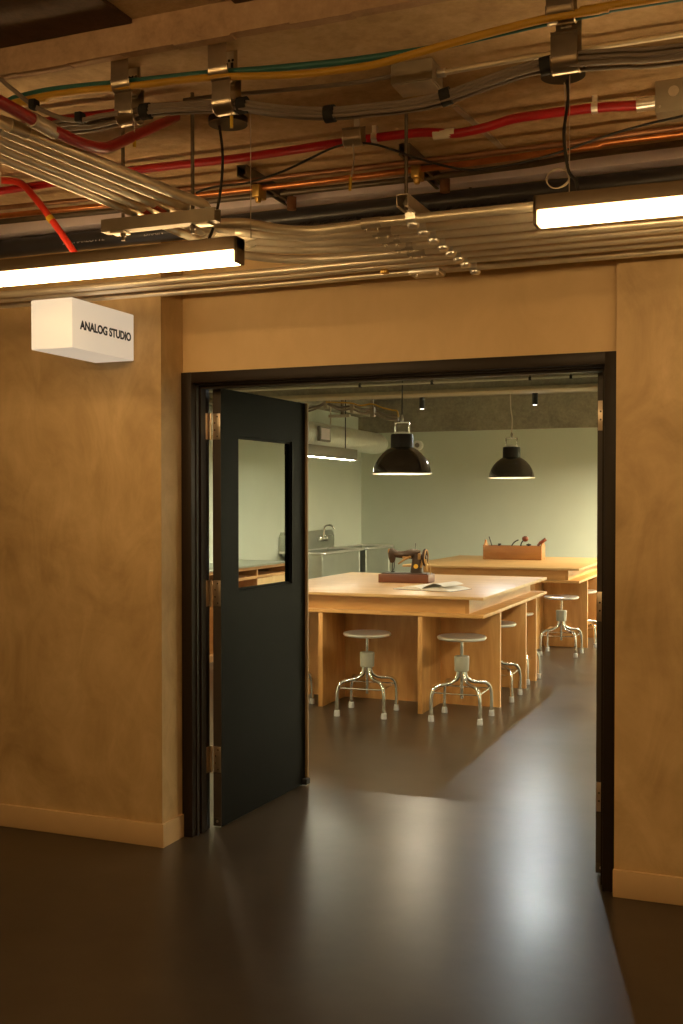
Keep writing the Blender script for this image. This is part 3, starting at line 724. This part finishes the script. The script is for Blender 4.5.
for i, (oy, oz) in enumerate(offs):
    pts = []
    for k, (x, y) in enumerate(bundle):
        p = aty(x, y - 1, YC); ph = .003 * sin(k * 1.3)
        sp = 1.0 if 2 < k < 17 else 1.5
        pts.append(p + Vector((0, oy * sp + ph * .5, oz * sp + ph)))
    pts.append(Vector((.6, YC + oy, pts[-1].z))); pts.append(Vector((2.6, YC + oy, pts[-1].z)))
    pts.insert(0, Vector((-6.0, YC + oy * 1.5, pts[0].z)))
    tag(obj('cable', tube(nb(), smooth(pts, 5), .0052, 8), 'greycable'), 'grey cable strapped in the bundle through the lower cable hooks', 'cable', 'grey cables in the strapped bundle')
sl = ['beside the first steel hook', 'just past the tagged hook', 'between the tagged hook and the ceiling box', 'below the corner of the ceiling box', 'against the tall hook']
for (x, y), s in zip([(146, 113.5), (243, 107.5), (330, 116), (446, 99), (546, 68)], sl):
    p = aty(x, y - 1, YC); q = aty(x + 8, y - 1 + (-.3), YC); bm = nb()
    d = Vector((1, 0, {446: .22, 546: .12}.get(x, 0))).normalized()
    tube(bm, [p - d * .014 + Vector((0, 0, .003)), p + d * .014 + Vector((0, 0, .003))], .0235, 14)
    tag(obj('cable_strap', bm, 'velcro'), 'black strap around the grey cable bundle ' + s, 'strap')
# thin flexible lead coming in at the corner
o = run('cable', 'greycable', .007, [(-12, 60), (2, 80), (16, 92), (31, 104), (48, 113), (65, 119), (82, 120), (100, 116), (118, 113)], Y=2.74, label='thin pale lead drooping into the first steel hook', cat='cable')
for x, y in ((34, 105), (80, 118)):
    p = aty(x, y, 2.74); obj('clip', box(nb(), p.x - .012, p.x + .012, 2.725, 2.755, p.z - .014, p.z + .016, .005), 'velcro', o)
# black drooping cable
run('cable', 'blackcord', .0038, [(196, 193), (206, 189), (220, 186), (244, 183.5), (266, 177.5), (285, 170.5), (308, 159.5), (330, 149), (345, 144.5), (360, 143), (375, 144.5), (395, 150.5), (412, 156.5), (430, 162), (450, 167), (475, 170), (520, 163), (560, 152), (600, 138), (640, 126), (683, 116)], Y=3.42, label='thin black cable drooping from the small hook past the copper pipe', cat='cable')
# whitish short leads behind the lamp end
for k, (a, b, c) in enumerate((((196, 243), (206, 236), (217, 226)), ((201, 245), (210, 238), (220, 227)))):
    run('cable', 'whitewire', .006, [a, b, c], Y=3.36, label=['pale lead rising from the lamp end toward the strut', 'second pale lead at the lamp end'][k], cat='cable')

# ------------------------------------------------------------------ studio: tables
def make_table(label, loc):
    x0, x1, L, D = 0, 0, 1.93, 2.31
    t = thing('work_table', label, 'table', loc, 0, 'plywood work tables')   # origin at front right corner on floor
    def part(n, b, m): return obj(n, b, m, t)
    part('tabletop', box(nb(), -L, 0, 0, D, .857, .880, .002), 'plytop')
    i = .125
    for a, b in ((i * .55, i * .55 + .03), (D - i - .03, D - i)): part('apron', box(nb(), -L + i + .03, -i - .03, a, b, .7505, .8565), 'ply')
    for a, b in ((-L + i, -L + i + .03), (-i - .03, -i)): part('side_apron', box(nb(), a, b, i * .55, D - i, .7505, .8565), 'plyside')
    part('lower_shelf', box(nb(), -L, 0, 0, D, .725, .750, .002), 'ply')
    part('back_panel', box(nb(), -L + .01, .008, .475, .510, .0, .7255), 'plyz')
    part('back_panel', box(nb(), -L + .01, .008, D - .51, D - .475, .0, .7255), 'plyz')
    for xx in (-.482, -1.282): part('fin', box(nb(), xx - .0175, xx + .0175, .006, .476, 0, .7255, .001), 'plyz')
    for xx in (-.482, -1.282): part('fin', box(nb(), xx - .0175, xx + .0175, D - .476, D - .006, 0, .7255, .001), 'plyz')
    part('side_fin', box(nb(), -.46, .008, 1.385, 1.42, 0, .7255, .001), 'plyz')
    part('side_fin', box(nb(), -L + .01, -1.47, 1.385, 1.42, 0, .7255, .001), 'plyz')
    bm = nb(); box(bm, -1.47, -.46, .511, D - .511, 0, .7252); part('core', bm, 'plyz')
    return t
T1 = (-1.984, 7.709, 0); T2 = (-1.925, 11.42, 0)
make_table('plywood work table carrying the sewing machine and open book', T1)
tb2 = make_table('plywood work table further in carrying the wooden tool tote', T2)

# ------------------------------------------------------------------ stools
def make_stool(label, loc, rz):
    t = thing('lab_stool', label, 'stool', loc, rz, 'chrome swivel stools at the work tables')
    zs = .598
    obj('seat', lathe(nb(), [(.02, zs - .022), (.15, zs - .024), (.172, zs - .020), (.179, zs - .010), (.178, zs - .002), (.170, zs + .004), (.150, zs + .004), (.10, zs - .002), (.02, zs - .005)], n=48), 'alu', t)
    obj('screw_post', lathe(nb(), [(.011, .145), (.012, .15), (.012, .555), (.05, .568), (.05, .577)], n=20), 'chrome', t)
    obj('collar', lathe(nb(), [(.046, .345), (.052, .350), (.055, .448), (.050, .455)], n=28), 'collar', t)
    for k in range(4):
        a = R(45 + 90 * k); d = Vector((cos(a), sin(a), 0)); s = .252
        pts = [d * .026 + Vector((0, 0, .40)), d * .030 + Vector((0, 0, .335)), d * .045 + Vector((0, 0, .296)), d * .085 + Vector((0, 0, .268)), d * .14 + Vector((0, 0, .258)),
               d * .195 + Vector((0, 0, .252)), d * .230 + Vector((0, 0, .230)), d * .247 + Vector((0, 0, .19)), d * s + Vector((0, 0, .13)), d * s + Vector((0, 0, .03))]
        lg = obj('leg', tube(nb(), smooth(pts, 4), .0128, 12), 'chrome', t)
        f = lathe(nb(), [(.021, 0), (.022, .004), (.019, .042), (.015, .044)], d * s, 16); obj('rubber_tip', f, 'stoolrub', lg)
    bm = nb(); c = [Vector((cos(R(45 + 90 * k)), sin(R(45 + 90 * k)), 0)) * .236 + Vector((0, 0, .205)) for k in range(4)]
    for k in range(4): tube(bm, [c[k], c[(k + 1) % 4]], .0048, 8)
    obj('brace', bm, 'chrome', t)
    return t
st = make_stool('chrome swivel stool tucked in the first whole bay of the sewing-machine table', (-2.842, 7.605, 0), R(4))
GS = 'chrome swivel stools at the work tables'
dup(st, (-2.132, 7.66, 0), R(1), 'chrome swivel stool at the front corner bay below the open book', GS)
dup(st, (-2.130, 8.61, 0), R(2), 'chrome swivel stool half hidden in the table side bay by the front corner', GS)
dup(st, (-2.175, 9.51, 0), R(-4), 'chrome swivel stool mostly hidden in the rear side bay of the first table', GS)
dup(st, (-2.085, 11.29, 0), R(0), 'chrome swivel stool standing at the front of the tool-tote table', GS)
dup(st, (-2.03, 12.12, 0), R(3), 'chrome swivel stool cut off by the door frame at the further table', GS)
dup(st, (-3.54, 7.61, 0), R(3), 'chrome swivel stool showing only one foot behind the open door', GS)

# ------------------------------------------------------------------ sewing machine (local: x along its length, y back)
p = atz(377.5, 582.5, .88); q = atz(428.5, 583.5, .88)
sm = thing('sewing_machine', 'antique dark sewing machine on a reddish wooden base on the table', 'sewing machine', (p.x, p.y + .02, .8802), R(3))
Wm = (q - p).length
obj('wooden_base', box(nb(), 0, Wm, 0, .22, 0, .072, .004), 'redwood', sm)
bm = nb(); box(bm, .02, Wm - .02, .02, .20, .070, .082, .003); obj('bed_plate', bm, 'machine', sm)
yc = .11
bm = nb()
# pillar, arm and head as one casting
pill = [(.312, .08, .058), (.315, .13, .052), (.318, .18, .048), (.316, .22, .046), (.300, .245, .040)]
tube(bm, [(x, yc, z) for x, z, r in pill], [r for x, z, r in pill], 18)
arm = [(.345, .243, .030), (.315, .245, .040), (.27, .243, .044), (.22, .238, .036), (.17, .235, .031), (.13, .240, .031), (.105, .252, .031), (.085, .262, .034), (.072, .264, .028)]
tube(bm, [(x, yc, z) for x, z, r in arm], [r for x, z, r in arm], 18)
head = [(.092, .285, .022), (.090, .25, .036), (.092, .21, .034), (.094, .185, .026), (.095, .165, .018)]
tube(bm, [(x, yc, z) for x, z, r in head], [r for x, z, r in head], 18)
obj('machine_body', bm, 'machine', sm)
bm = nb(); lathe(bm, [(.020, .052), (.024, .058), (.024, .066), (.018, .070)], (.03, yc, .18), 20, 'X') if False else None
bm = nb(); lathe(bm, [(.022, 0), (.026, .004), (.026, .010), (.018, .016)], (.118 - .06, yc, .262), 20, 'X'); obj('face_plate', bm, 'bronze', sm)
# hand wheel
bm = nb(); pts = [(.385, yc + .066 * cos(a), .215 + .066 * sin(a)) for a in np.linspace(0, 2 * pi, 33)[:-1]]
tube(bm, pts, .011, 10, closed=True); lathe(bm, [(.026, .345), (.026, .378), (.018, .398), (.010, .402)], (0, yc, .215), 20, 'X')
for k in range(5):
    a = 2 * pi * k / 5; tube(bm, [(.383, yc, .215), (.385, yc + .06 * cos(a), .215 + .06 * sin(a))], .007, 8)
hw = obj('hand_wheel', bm, 'machine', sm)
bm = nb(); tube(bm, [(.396, yc + .066 * cos(a), .215 + .066 * sin(a)) for a in np.linspace(0, 2 * pi, 33)[:-1]], .0045, 8, closed=True); obj('wheel_rim', bm, 'bronze', hw)
bm = nb(); tube(bm, [(.405, yc - .02, .10), (.402, yc - .03, .15), (.395, yc - .02, .20)], .008, 8); tube(bm, [(.39, yc - .05, .24), (.36, yc - .05, .13)], .009, 8); obj('crank_bracket', bm, 'bronze', sm)
bm = nb(); tube(bm, [(.095, yc, .17), (.095, yc, .092)], .005, 8); tube(bm, [(.112, yc, .19), (.112, yc, .13), (.105, yc, .10)], .004, 8); box(bm, .085, .115, yc - .012, yc + .006, .084, .094, .002); obj('needle_bar', bm, 'iron', sm)
bm = nb(); tube(bm, [(.27, yc - .05, .222), (.22, yc - .06, .200), (.165, yc - .065, .158)], [.010, .011, .007], 10); tube(bm, [(.275, yc - .05, .215), (.20, yc - .05, .215)], .008, 8); obj('bobbin_lever', bm, 'bronze', sm)
obj('badge', lathe(nb(), [(.019, -.050), (.019, -.043)], (.319, yc - .010, .140), 20, 'Y'), 'gold', sm)
bm = nb(); tube(bm, [(.30, yc, .27), (.30, yc, .335)], .0028, 8); obj('spool_pin', bm, 'iron', sm)
bm = nb(); tube(bm, [(.445, yc - .05, .075), (.444, yc - .05, .13), (.428, yc - .05, .17)], .004, 8); tube(bm, [(.345, yc - .048, .20), (.347, yc - .05, .25)], .012, 10); obj('thread_fitting', bm, 'bronze', sm)

# ------------------------------------------------------------------ open book
def make_book():
    t = thing('book', 'open book with white pages lying flat on the work table', 'book', (-2.55, 8.30, .8803), R(-12))
    def page_stack(s):
        bm = nb(); n = 14; a, b = [], []
        for i in range(n + 1):
            u = i / n; x = s * .25 * u; z = .004 + .026 * sin(pi * min(1, u * 1.0)) ** .7 * (1 - .45 * u) + (.006 if s < 0 else 0) * (1 - u)
            a.append((x, z)); b.append((x, .002))
        for y0, y1 in ((-.17, .17),):
            poly = a + b[::-1]
            prism(bm, poly, y0, y1, 'Y')
        return bm
    obj('cover', box(nb(), -.26, .26, -.175, .175, 0, .0025), 'blackcord', t)
    obj('page_block', page_stack(-1), 'paper', t); obj('page_block', page_stack(1), 'paper', t)
    bm = nb(); n = 10
    # one lifted sheet
    A = []
    for i in range(n + 1):
        u = i / n; x = -.01 + .20 * u; z = .012 + .045 * sin(pi * u * .8); A.append((x, z))
    poly = A + [(x, z - .0012) for x, z in A[::-1]]
    prism(bm, poly, -.168, .165, 'Y'); obj('loose_page', bm, 'paper', t)
    return t
make_book()

# ------------------------------------------------------------------ tool tote and tools
p = atz(483.5, 559.3, .88); q = atz(542.5, 560, .88)
tx, ty, tw = p.x, 12.86, (q.x - p.x)
tt = thing('tool_tote', 'honey coloured wooden tool tote on the further work table', 'tote', (tx, ty, .8802))
obj('front_board', box(nb(), 0, tw, 0, .016, 0, .165, .003), 'totewood', tt); obj('back_board', box(nb(), 0, tw, .204, .22, 0, .165, .003), 'totewood', tt)
obj('bottom_board', box(nb(), .002, tw - .002, .015, .205, 0.001, .014), 'totewood', tt)
for xx in (-.008, tw - .008):
    bm = nb(); prism(bm, [(0.002, .001), (.218, .001), (.218, .166), (.15, .195), (.13, .235), (.09, .235), (.07, .195), (.002, .166)], xx, xx + .016, 'X'); obj('end_board', bm, 'totewood', tt)
ZT = .895
def tool(name, label, cat, parts):
    t = thing(name, label, cat, (tx, ty, .8802))
    for n, b, m in parts: obj(n, b, m, t)
    return t
bm = nb(); tube(bm, smooth([(tw * .62, .10, .02), (tw * .62, .10, .15), (tw * .635, .10, .20), (tw * .66, .10, .225)]), .008, 10)
b2 = nb(); lathe(b2, [(.010, -.03), (.030, -.02), (.040, 0), (.036, .022), (.016, .036)], (tw * .70, .10, .245), 20)
tool('hand_drill', 'round reddish wooden knob on a curved iron stem standing in the tote', 'hand tool', [('stem', bm, 'iron'), ('knob', b2, 'handle')])
bm = nb(); tube(bm, [(tw * .80, .045, .03), (tw * .93, .045, .165)], .008, 8)
b2 = nb(); tube(b2, smooth([(tw * .935, .045, .170), (tw * .97, .045, .200), (tw * 1.02, .045, .225), (tw * 1.075, .045, .252)]), [.016] * 6 + [.020] * 6 + [.022] * 6 + [.02], 12)
tool('chisel', 'reddish handled tool leaning out over the tote end', 'hand tool', [('blade', bm, 'iron'), ('handle', b2, 'handle')])
bm = nb(); tube(bm, [(.10, .15, .03), (.065, .15, .16), (.03, .15, .27)], .006, 8)
tool('steel_rod', 'thin iron rod leaning at the tote end opposite the red handle', 'rod', [('rod', bm, 'iron')])
bm = nb(); tube(bm, smooth([(tw * .36, .12, .03), (tw * .46, .12, .17), (tw * .52, .12, .215), (tw * .575, .12, .235)]), .007, 8); tool('bent_rod', 'bent iron rod sloping out of the middle of the tote', 'rod', [('rod', bm, 'iron')])
bm = nb(); tube(bm, [(tw * .74, .06, .03), (tw * .775, .06, .195)], .012, 8); box(bm, tw * .735, tw * .81, .045, .08, .172, .19, .004); tool('clamp_tool', 'small dark iron clamp showing just above the tote rim', 'hand tool', [('clamp', bm, 'iron')])
bm = nb(); tube(bm, [(tw * .2, .07, .03), (tw * .25, .07, .175)], .012, 8); box(bm, tw * .235, tw * .285, .05, .085, .172, .192, .004); tool('punch_tool', 'dark punch head peeking over the tote rim near the thin rod', 'hand tool', [('punch', bm, 'iron')])

# ------------------------------------------------------------------ enamel pendant lamps
def pendant(label, x, y, z, dia=.51, kind=0):
    t = thing('pendant_lamp', label, 'pendant lamp', (x, y, z))
    k = dia / .51
    prof = [(.260, .0), (.258, .018), (.250, .055), (.233, .100), (.207, .143), (.172, .182), (.135, .212), (.108, .228), (.100, .234)]
    prof = [(r * k, zz * k) for r, zz in prof]
    inner = [(r - .004, zz - .001) for r, zz in prof]
    bm = nb(); lathe(bm, prof + [(r - .0025, zz) for r, zz in prof[::-1]], n=48, closed=True); obj('shade', bm, 'enamel', t)
    bm = nb(); lathe(bm, [(r, zz) for r, zz in inner] + [(r - .002, zz) for r, zz in inner[::-1]], n=48, closed=True); obj('reflector', bm, 'shadein', t)
    bm = nb(); tube(bm, [(.2595 * k * cos(a), .2595 * k * sin(a), .003) for a in np.linspace(0, 2 * pi, 49)[:-1]], .0042, 8, closed=True); obj('rim', bm, 'shadein', t)
    bm = nb(); lathe(bm, [(.100 * k, .228 * k), (.099 * k, .340 * k), (.094 * k, .350 * k), (.02, .352 * k)], n=36); obj('lamp_neck', bm, 'neck', t)
    bm = nb(); lathe(bm, [(.072 * k, .351 * k), (.072 * k, .366 * k), (.03, .371 * k)], n=28); obj('neck_ring', bm, 'shadein', t)
    bm = nb(); zz = .366 * k
    for s in (-1, 1): box(bm, s * .062 - .006, s * .062 + .006, -.012, .012, zz, zz + .085, .002)
    box(bm, -.068, .068, -.012, .012, zz + .078, zz + .090, .002); lathe(bm, [(.014, zz + .088), (.014, zz + .13), (.007, zz + .15)], n=14)
    obj('yoke', bm, 'chrome', t)
    if kind == 0:
        b2 = nb(); tube(b2, [(0, 0, zz + .14), (.003, 0, ZR - z - .3), (0, 0, ZR - z)], .006, 8)
    else:
        b2 = nb(); tube(b2, smooth([(0, 0, zz + .14), (.006, 0, zz + .3), (-.012, 0, zz + .45), (-.02, 0, ZR - z)]), .006, 8)
    obj('cord', b2, 'blackcord' if kind == 0 else 'whitewire', t)
    obj('bulb', lathe(nb(), [(.012, .20), (.02, .185), (.045, .15), (.052, .115), (.045, .085), (.02, .066)], n=20), 'bulb', t)
    return t
p = C0 + ray(402, 474) * 9.45; pendant('black enamel pendant lamp hanging over the sewing machine', p[0], p[1], p[2], .50)
p = C0 + ray(511.5, 478) * 12.3; pendant('black enamel pendant lamp hanging over the tool tote', p[0], p[1], p[2], .505, 1)

# ------------------------------------------------------------------ spot lamps, ceiling conduit
def spot(label, x, y, z, r=.032, h=.13):
    t = thing('spot_lamp', label, 'spot lamp', (x, y, z))
    obj('barrel', lathe(nb(), [(r - .006, .0), (r, .002), (r, h), (r - .004, h + .003)], n=24), 'canopy', t)
    obj('lens', lathe(nb(), [(r - .007, -.001), (r - .007, .001)], n=20), 'spotglow', t)
    bm = nb(); tube(bm, [(0, 0, h), (0, 0, ZR - z)], .006, 8); obj('stem', bm, 'canopy', t)
    return t
YS = 12.0
p1 = aty(422, 409, YS); spot('small black cylinder spot hanging beyond the sewing-machine pendant', p1.x, YS, p1.z)
p2 = aty(535, 405, YS); spot('small black cylinder spot hanging beside the tool-tote pendant cord', p2.x, YS, p2.z)
p3 = Vector((-2.93, 11.99, 2.83)); 
# white ceiling conduit with clips in front of the beam
a = aty(405, 384, 8.0); b = aty(597, 375.5, 8.0); zt = (a.z + b.z) / 2
wc = thing('ceiling_conduit', 'white conduit with small black clips across the studio ceiling', 'conduit', (-2.2, 8.0, zt))
bm = nb(); tube(bm, [(-3.2, 0, 0), (3.2, 0, 0)], .008, 12); obj('pipe', bm, 'whitepipe', wc)
for x, y in ((360, 386), (432, 383), (530, 378.5), (571, 376.5)):
    q = aty(x, y, 8.0); bm = nb(); box(bm, q.x + 2.2 - .010, q.x + 2.2 + .010, -.012, .012, -.014, .012, .002); box(bm, q.x + 2.2 - .006, q.x + 2.2 + .006, -.006, .006, .015, ZR - zt)
    obj('clip', bm, 'velcro', wc)

# ------------------------------------------------------------------ duct, linear pendant in room, cables
dk = thing('air_duct', 'round spiral metal duct running toward the far studio wall', 'duct', (-5.05, 11.5, 2.355))
bm = nb(); lathe(bm, [(.142, -3.2), (.142, 2.2), (.132, 2.42), (.10, 2.56), (.04, 2.61)], n=36, axis='Y'); obj('duct_pipe', bm, 'duct', dk)
for yy in (-.7, 1.0):
    obj('duct_band', lathe(nb(), [(.147, yy), (.147, yy + .05)], n=36, axis='Y'), 'duct', dk)
bm = nb(); prism(bm, [(.135, -.085), (.172, -.085), (.172, .085), (.135, .085)], .02, .33, 'Y'); g = obj('air_register', bm, 'lampgrey', dk)
obj('register_face', box(nb(), .170, .175, .05, .30, -.065, .065), 'lilac', g)
for yy in (-1.5, .75): obj('hanger_rod', tube(nb(), [(0, yy, .15), (0, yy, ZR - 2.355)], .008, 8), 'galv', dk)
def room_linear(label, x, y, z, L=.9, glow='fillglow_far'):
    rl = thing('linear_pendant', label, 'pendant lamp', (x, y, z))
    bm = nb(); box(bm, -.05, .05, -L, L, .012, .125, .003)
    for a, b in ((-.05, -.046), (.046, .05)): box(bm, a, b, -L, L, 0, .0125)
    for a, b in ((-L, -L + .004), (L - .004, L)): box(bm, -.0459, .0459, a, b, 0, .0125)
    obj('housing', bm, 'lampgrey', rl)
    obj('diffuser', box(nb(), -.0455, .0455, -L + .005, L - .005, .0022, .0118), glow, rl)
    for yy in (-L * .72, L * .72): obj('suspension_rod', tube(nb(), [(0, yy, .11), (0, yy, ZR - z)], .006, 8), 'blackcord', rl)
    return rl
room_linear('grey linear pendant lamp hanging below the round duct', -4.6, 10.95, 2.05, glow='roomglow_side')
room_linear('added grey linear fill lamp out of view inside the doorway past the second door leaf', -.1, 6.15, 2.3, glow='fillglow_front')  # unseen lamp added to brighten the table fronts from the doorway
room_linear('added grey linear fill lamp unseen behind the open door leaf', -4.1, 6.2, 2.3, glow='fillglow_near')  # unseen lamp added to light the table fronts without touching the leaf face
room_linear('added grey linear fill lamp out of view over the aisle near the doorway', -.25, 8.6, 2.2, glow='fillglow_aisle')  # unseen lamp added as fill for the aisle and room
room_linear('added grey linear fill lamp out of view, brightening the far studio wall', .15, 13.7, 2.2, L=1.1)  # strong unseen lamp added to lift the far wall
# ceiling mount under the side beam
p = aty(340, 412, 11.5)
mt = thing('ceiling_bracket', 'small steel bracket hanging above the round duct', 'bracket', (p.x, 11.5, p.z))
bm = nb(); box(bm, -.13, .12, -.03, .03, -.06, -.03, .003); obj('plate', bm, 'galv', mt)
bm = nb(); tube(bm, [(.03, 0, -.04), (.03, 0, ZR - p.z)], .022, 10); obj('drop_rod', bm, 'darkgalv', mt)
# drooping cables below the beam
dr = [[(303, 413), (318, 408), (326, 404), (340, 410), (352, 409), (362, 413), (374, 413.5), (386, 419), (398, 419.5)], [(303, 410), (318, 406), (326, 403), (340, 407.5), (352, 406), (362, 409), (374, 410.5), (386, 415), (398, 416.5)]]
for k, px in enumerate(dr):
    run('cable', 'greycable', .010, px, Y=9.62 + .045 * k, label='grey cable drooping in loops behind the studio beam', cat='cable', group='grey cables looping behind the beam')
run('cable', 'yellow', .007, [(326, 402), (350, 403), (360, 405.5), (372, 404), (382, 407.5), (392, 410), (397, 411), (398.5, 417)], Y=9.58, label='yellow cable looping above the grey ones behind the beam', cat='cable')
for i, (x, y) in enumerate(((326, 404), (352, 408), (373, 412))):
    q = aty(x, y, 9.62); bm = nb(); box(bm, q.x - .018, q.x + .018, 9.60, 9.645, q.z - .045, q.z + .045, .006); box(bm, q.x - .004, q.x + .004, 9.615, 9.63, q.z + .04, ZR)
    tag(obj('cable_hanger', bm, 'boxgrey'), ['hanger on the loops of cable beside the open door', 'hanger between the two cable loops', 'hanger on the cable loops near the pendant'][i], 'hanger')
# round fixture on far wall
p = aty(419, 445.5, YB)
rf = thing('wall_sensor', 'small round white fixture on the far wall beside the pendant neck', 'wall fixture', (p.x, YB, p.z))
obj('body', lathe(nb(), [(.052, -.09), (.068, -.075), (.068, 0)], n=28, axis='Y'), 'white', rf); obj('lens', lathe(nb(), [(.03, -.096), (.036, -.088)], n=24, axis='Y'), 'lampgrey', rf)

# ------------------------------------------------------------------ sinks
def make_sink(label, y0, y1, splash, faucet):
    xb, xf, zr = XL + (.004 if splash else .06), -5.10, .96
    t = thing('utility_sink', label, 'sink', (xb, y0, 0)); D = xf - xb; L = y1 - y0
    bm = nb()
    # rim with opening and rolled edge
    o = .055
    box(bm, 0, D, 0, o, zr - .02, zr, .004); box(bm, 0, D, L - o, L, zr - .02, zr, .004); box(bm, 0, .08, o, L - o, zr - .02, zr); box(bm, D - o, D, o, L - o, zr - .02, zr, .004)
    tube(bm, fillet([(0.01, 0, zr - .012), (D, 0, zr - .012), (D, L, zr - .012), (.01, L, zr - .012)], .05), .016, 10)
    obj('rim', bm, 'alu', t)
    bm = nb(); bx0, bx1, by0, by1, zb = .075, D - .05, .05, L - .05, .50
    for a in ((bx0, bx1, by0, by0 + .006), (bx0, bx1, by1 - .006, by1), (bx0, bx0 + .006, by0 + .006, by1 - .006), (bx1 - .006, bx1, by0 + .006, by1 - .006)): box(bm, *a, zb, zr - .016)
    box(bm, bx0 + .006, bx1 - .006, by0 + .006, by1 - .006, zb, zb + .006); obj('basin', bm, 'steel', t)
    for xx in (.06, D - .06):
        for yy in (.07, L - .07):
            bm = nb(); tube(bm, [(xx, yy, 0), (xx, yy, zr - .03)], .02, 12); obj('leg', bm, 'steel', t)
    if splash:
        bm = nb(); prism(bm, [(0, zr - .03), (L + .28, zr - .0), (L + .28, zr + .17), (L + .20, zr + .235), (.05, zr + .235), (0, zr + .18)], .0, .045, 'X'); obj('backsplash', bm, 'steel', t)
        bm = nb(); box(bm, .04, .16, .0, .20, zr - .06, zr + .20, .012); obj('side_splash', bm, 'steel', t)
    if faucet:
        fy = L * .88
        f = obj('faucet_body', box(nb(), .04, .09, fy - .14, fy + .14, zr + .09, zr + .13, .012), 'chrome', t)
        bm = nb(); tube(bm, smooth([(.075, fy, zr + .12), (.082, fy, zr + .24), (.10, fy, zr + .29), (.15, fy + .01, zr + .305), (.20, fy + .02, zr + .285), (.215, fy + .02, zr + .25)]), .013, 12); obj('spout', bm, 'chrome', f)
        for s in (-.11, .11):
            bm = nb(); lathe(bm, [(.018, zr + .12), (.018, zr + .16), (.010, zr + .17)], (.075, fy + s, 0), 14); box(bm, .06, .16, fy + s - .01, fy + s + .01, zr + .155, zr + .172, .004); obj('tap_lever', bm, 'chrome', f)
    return t
make_sink('stainless utility sink with backsplash and tall curved faucet', 12.15, 13.55, True, True)
make_sink('plain stainless utility sink in the far corner of the studio', 13.66, 14.72, False, False)

# ------------------------------------------------------------------ cabinet along the wall
XF, YE, YS0 = -5.10, 11.12, 8.6
cab = thing('low_cabinet', 'low wooden cabinet with open cubbies seen through the door window', 'cabinet', (XL + .003, YS0, 0))
D = XF - XL - .003; L = YE - YS0
obj('countertop', box(nb(), 0, D + .01, 0, L, .892, .912, .002), 'steel', cab)
bm = nb()
for yy in (0, .88, 1.735, L - .022): box(bm, 0, D, yy, yy + .022, .06, .892)
box(bm, 0, D - .002, .022, L - .022, .862, .890); box(bm, 0, D - .003, .022, L - .022, .765, .795); box(bm, 0, D - .02, .022, L - .022, .06, .085); box(bm, 0, .012, .022, L - .022, .06, .89)
obj('carcass', bm, 'plycab', cab)
ya = 1.757; wdt = (L - .022 - ya) / 2
for k in range(2):
    d = obj('cabinet_door', box(nb(), D - .02, D - .001, ya + k * wdt + .002, ya + (k + 1) * wdt - .002, .088, .762, .002), 'plylight', cab)
obj('toe_kick', box(nb(), .02, D - .06, .01, L - .01, 0, .062), 'plycab', cab)

# ------------------------------------------------------------------ lights
def spotlight(loc, target, power, col, size=R(75), rad=.03, blend=.6, parent=None):
    l = bpy.data.lights.new('spot_light', 'SPOT'); l.energy = power; l.color = col; l.spot_size = size; l.spot_blend = blend; l.shadow_soft_size = rad
    o = bpy.data.objects.new('spot_light', l); COL.objects.link(o); o.location = loc
    d = Vector(target) - Vector(loc); o.rotation_euler = d.to_track_quat('-Z', 'Y').to_euler(); return o
NEU = (1.0, .88, .64)
spotlight((p1.x, YS, p1.z - .01), (-3.6, 10.2, .88), 75, NEU, R(70))
spotlight((p2.x, YS, p2.z - .01), (-1.75, 7.6, 0), 140, (.92, .98, .97), R(95), rad=.035)

w = bpy.data.worlds.new('world'); S.world = w; w.use_nodes = True
w.node_tree.nodes['Background'].inputs['Color'].default_value = (.8, .7, .55, 1); w.node_tree.nodes['Background'].inputs['Strength'].default_value = .02

S.view_settings.view_transform = 'Standard'; S.view_settings.look = 'None'; S.view_settings.gamma = 1; S.view_settings.use_curve_mapping = False
S.view_settings.exposure = 0
S.cycles.use_denoising = True
S.cycles.max_bounces = 10; S.cycles.sample_clamp_indirect = 6
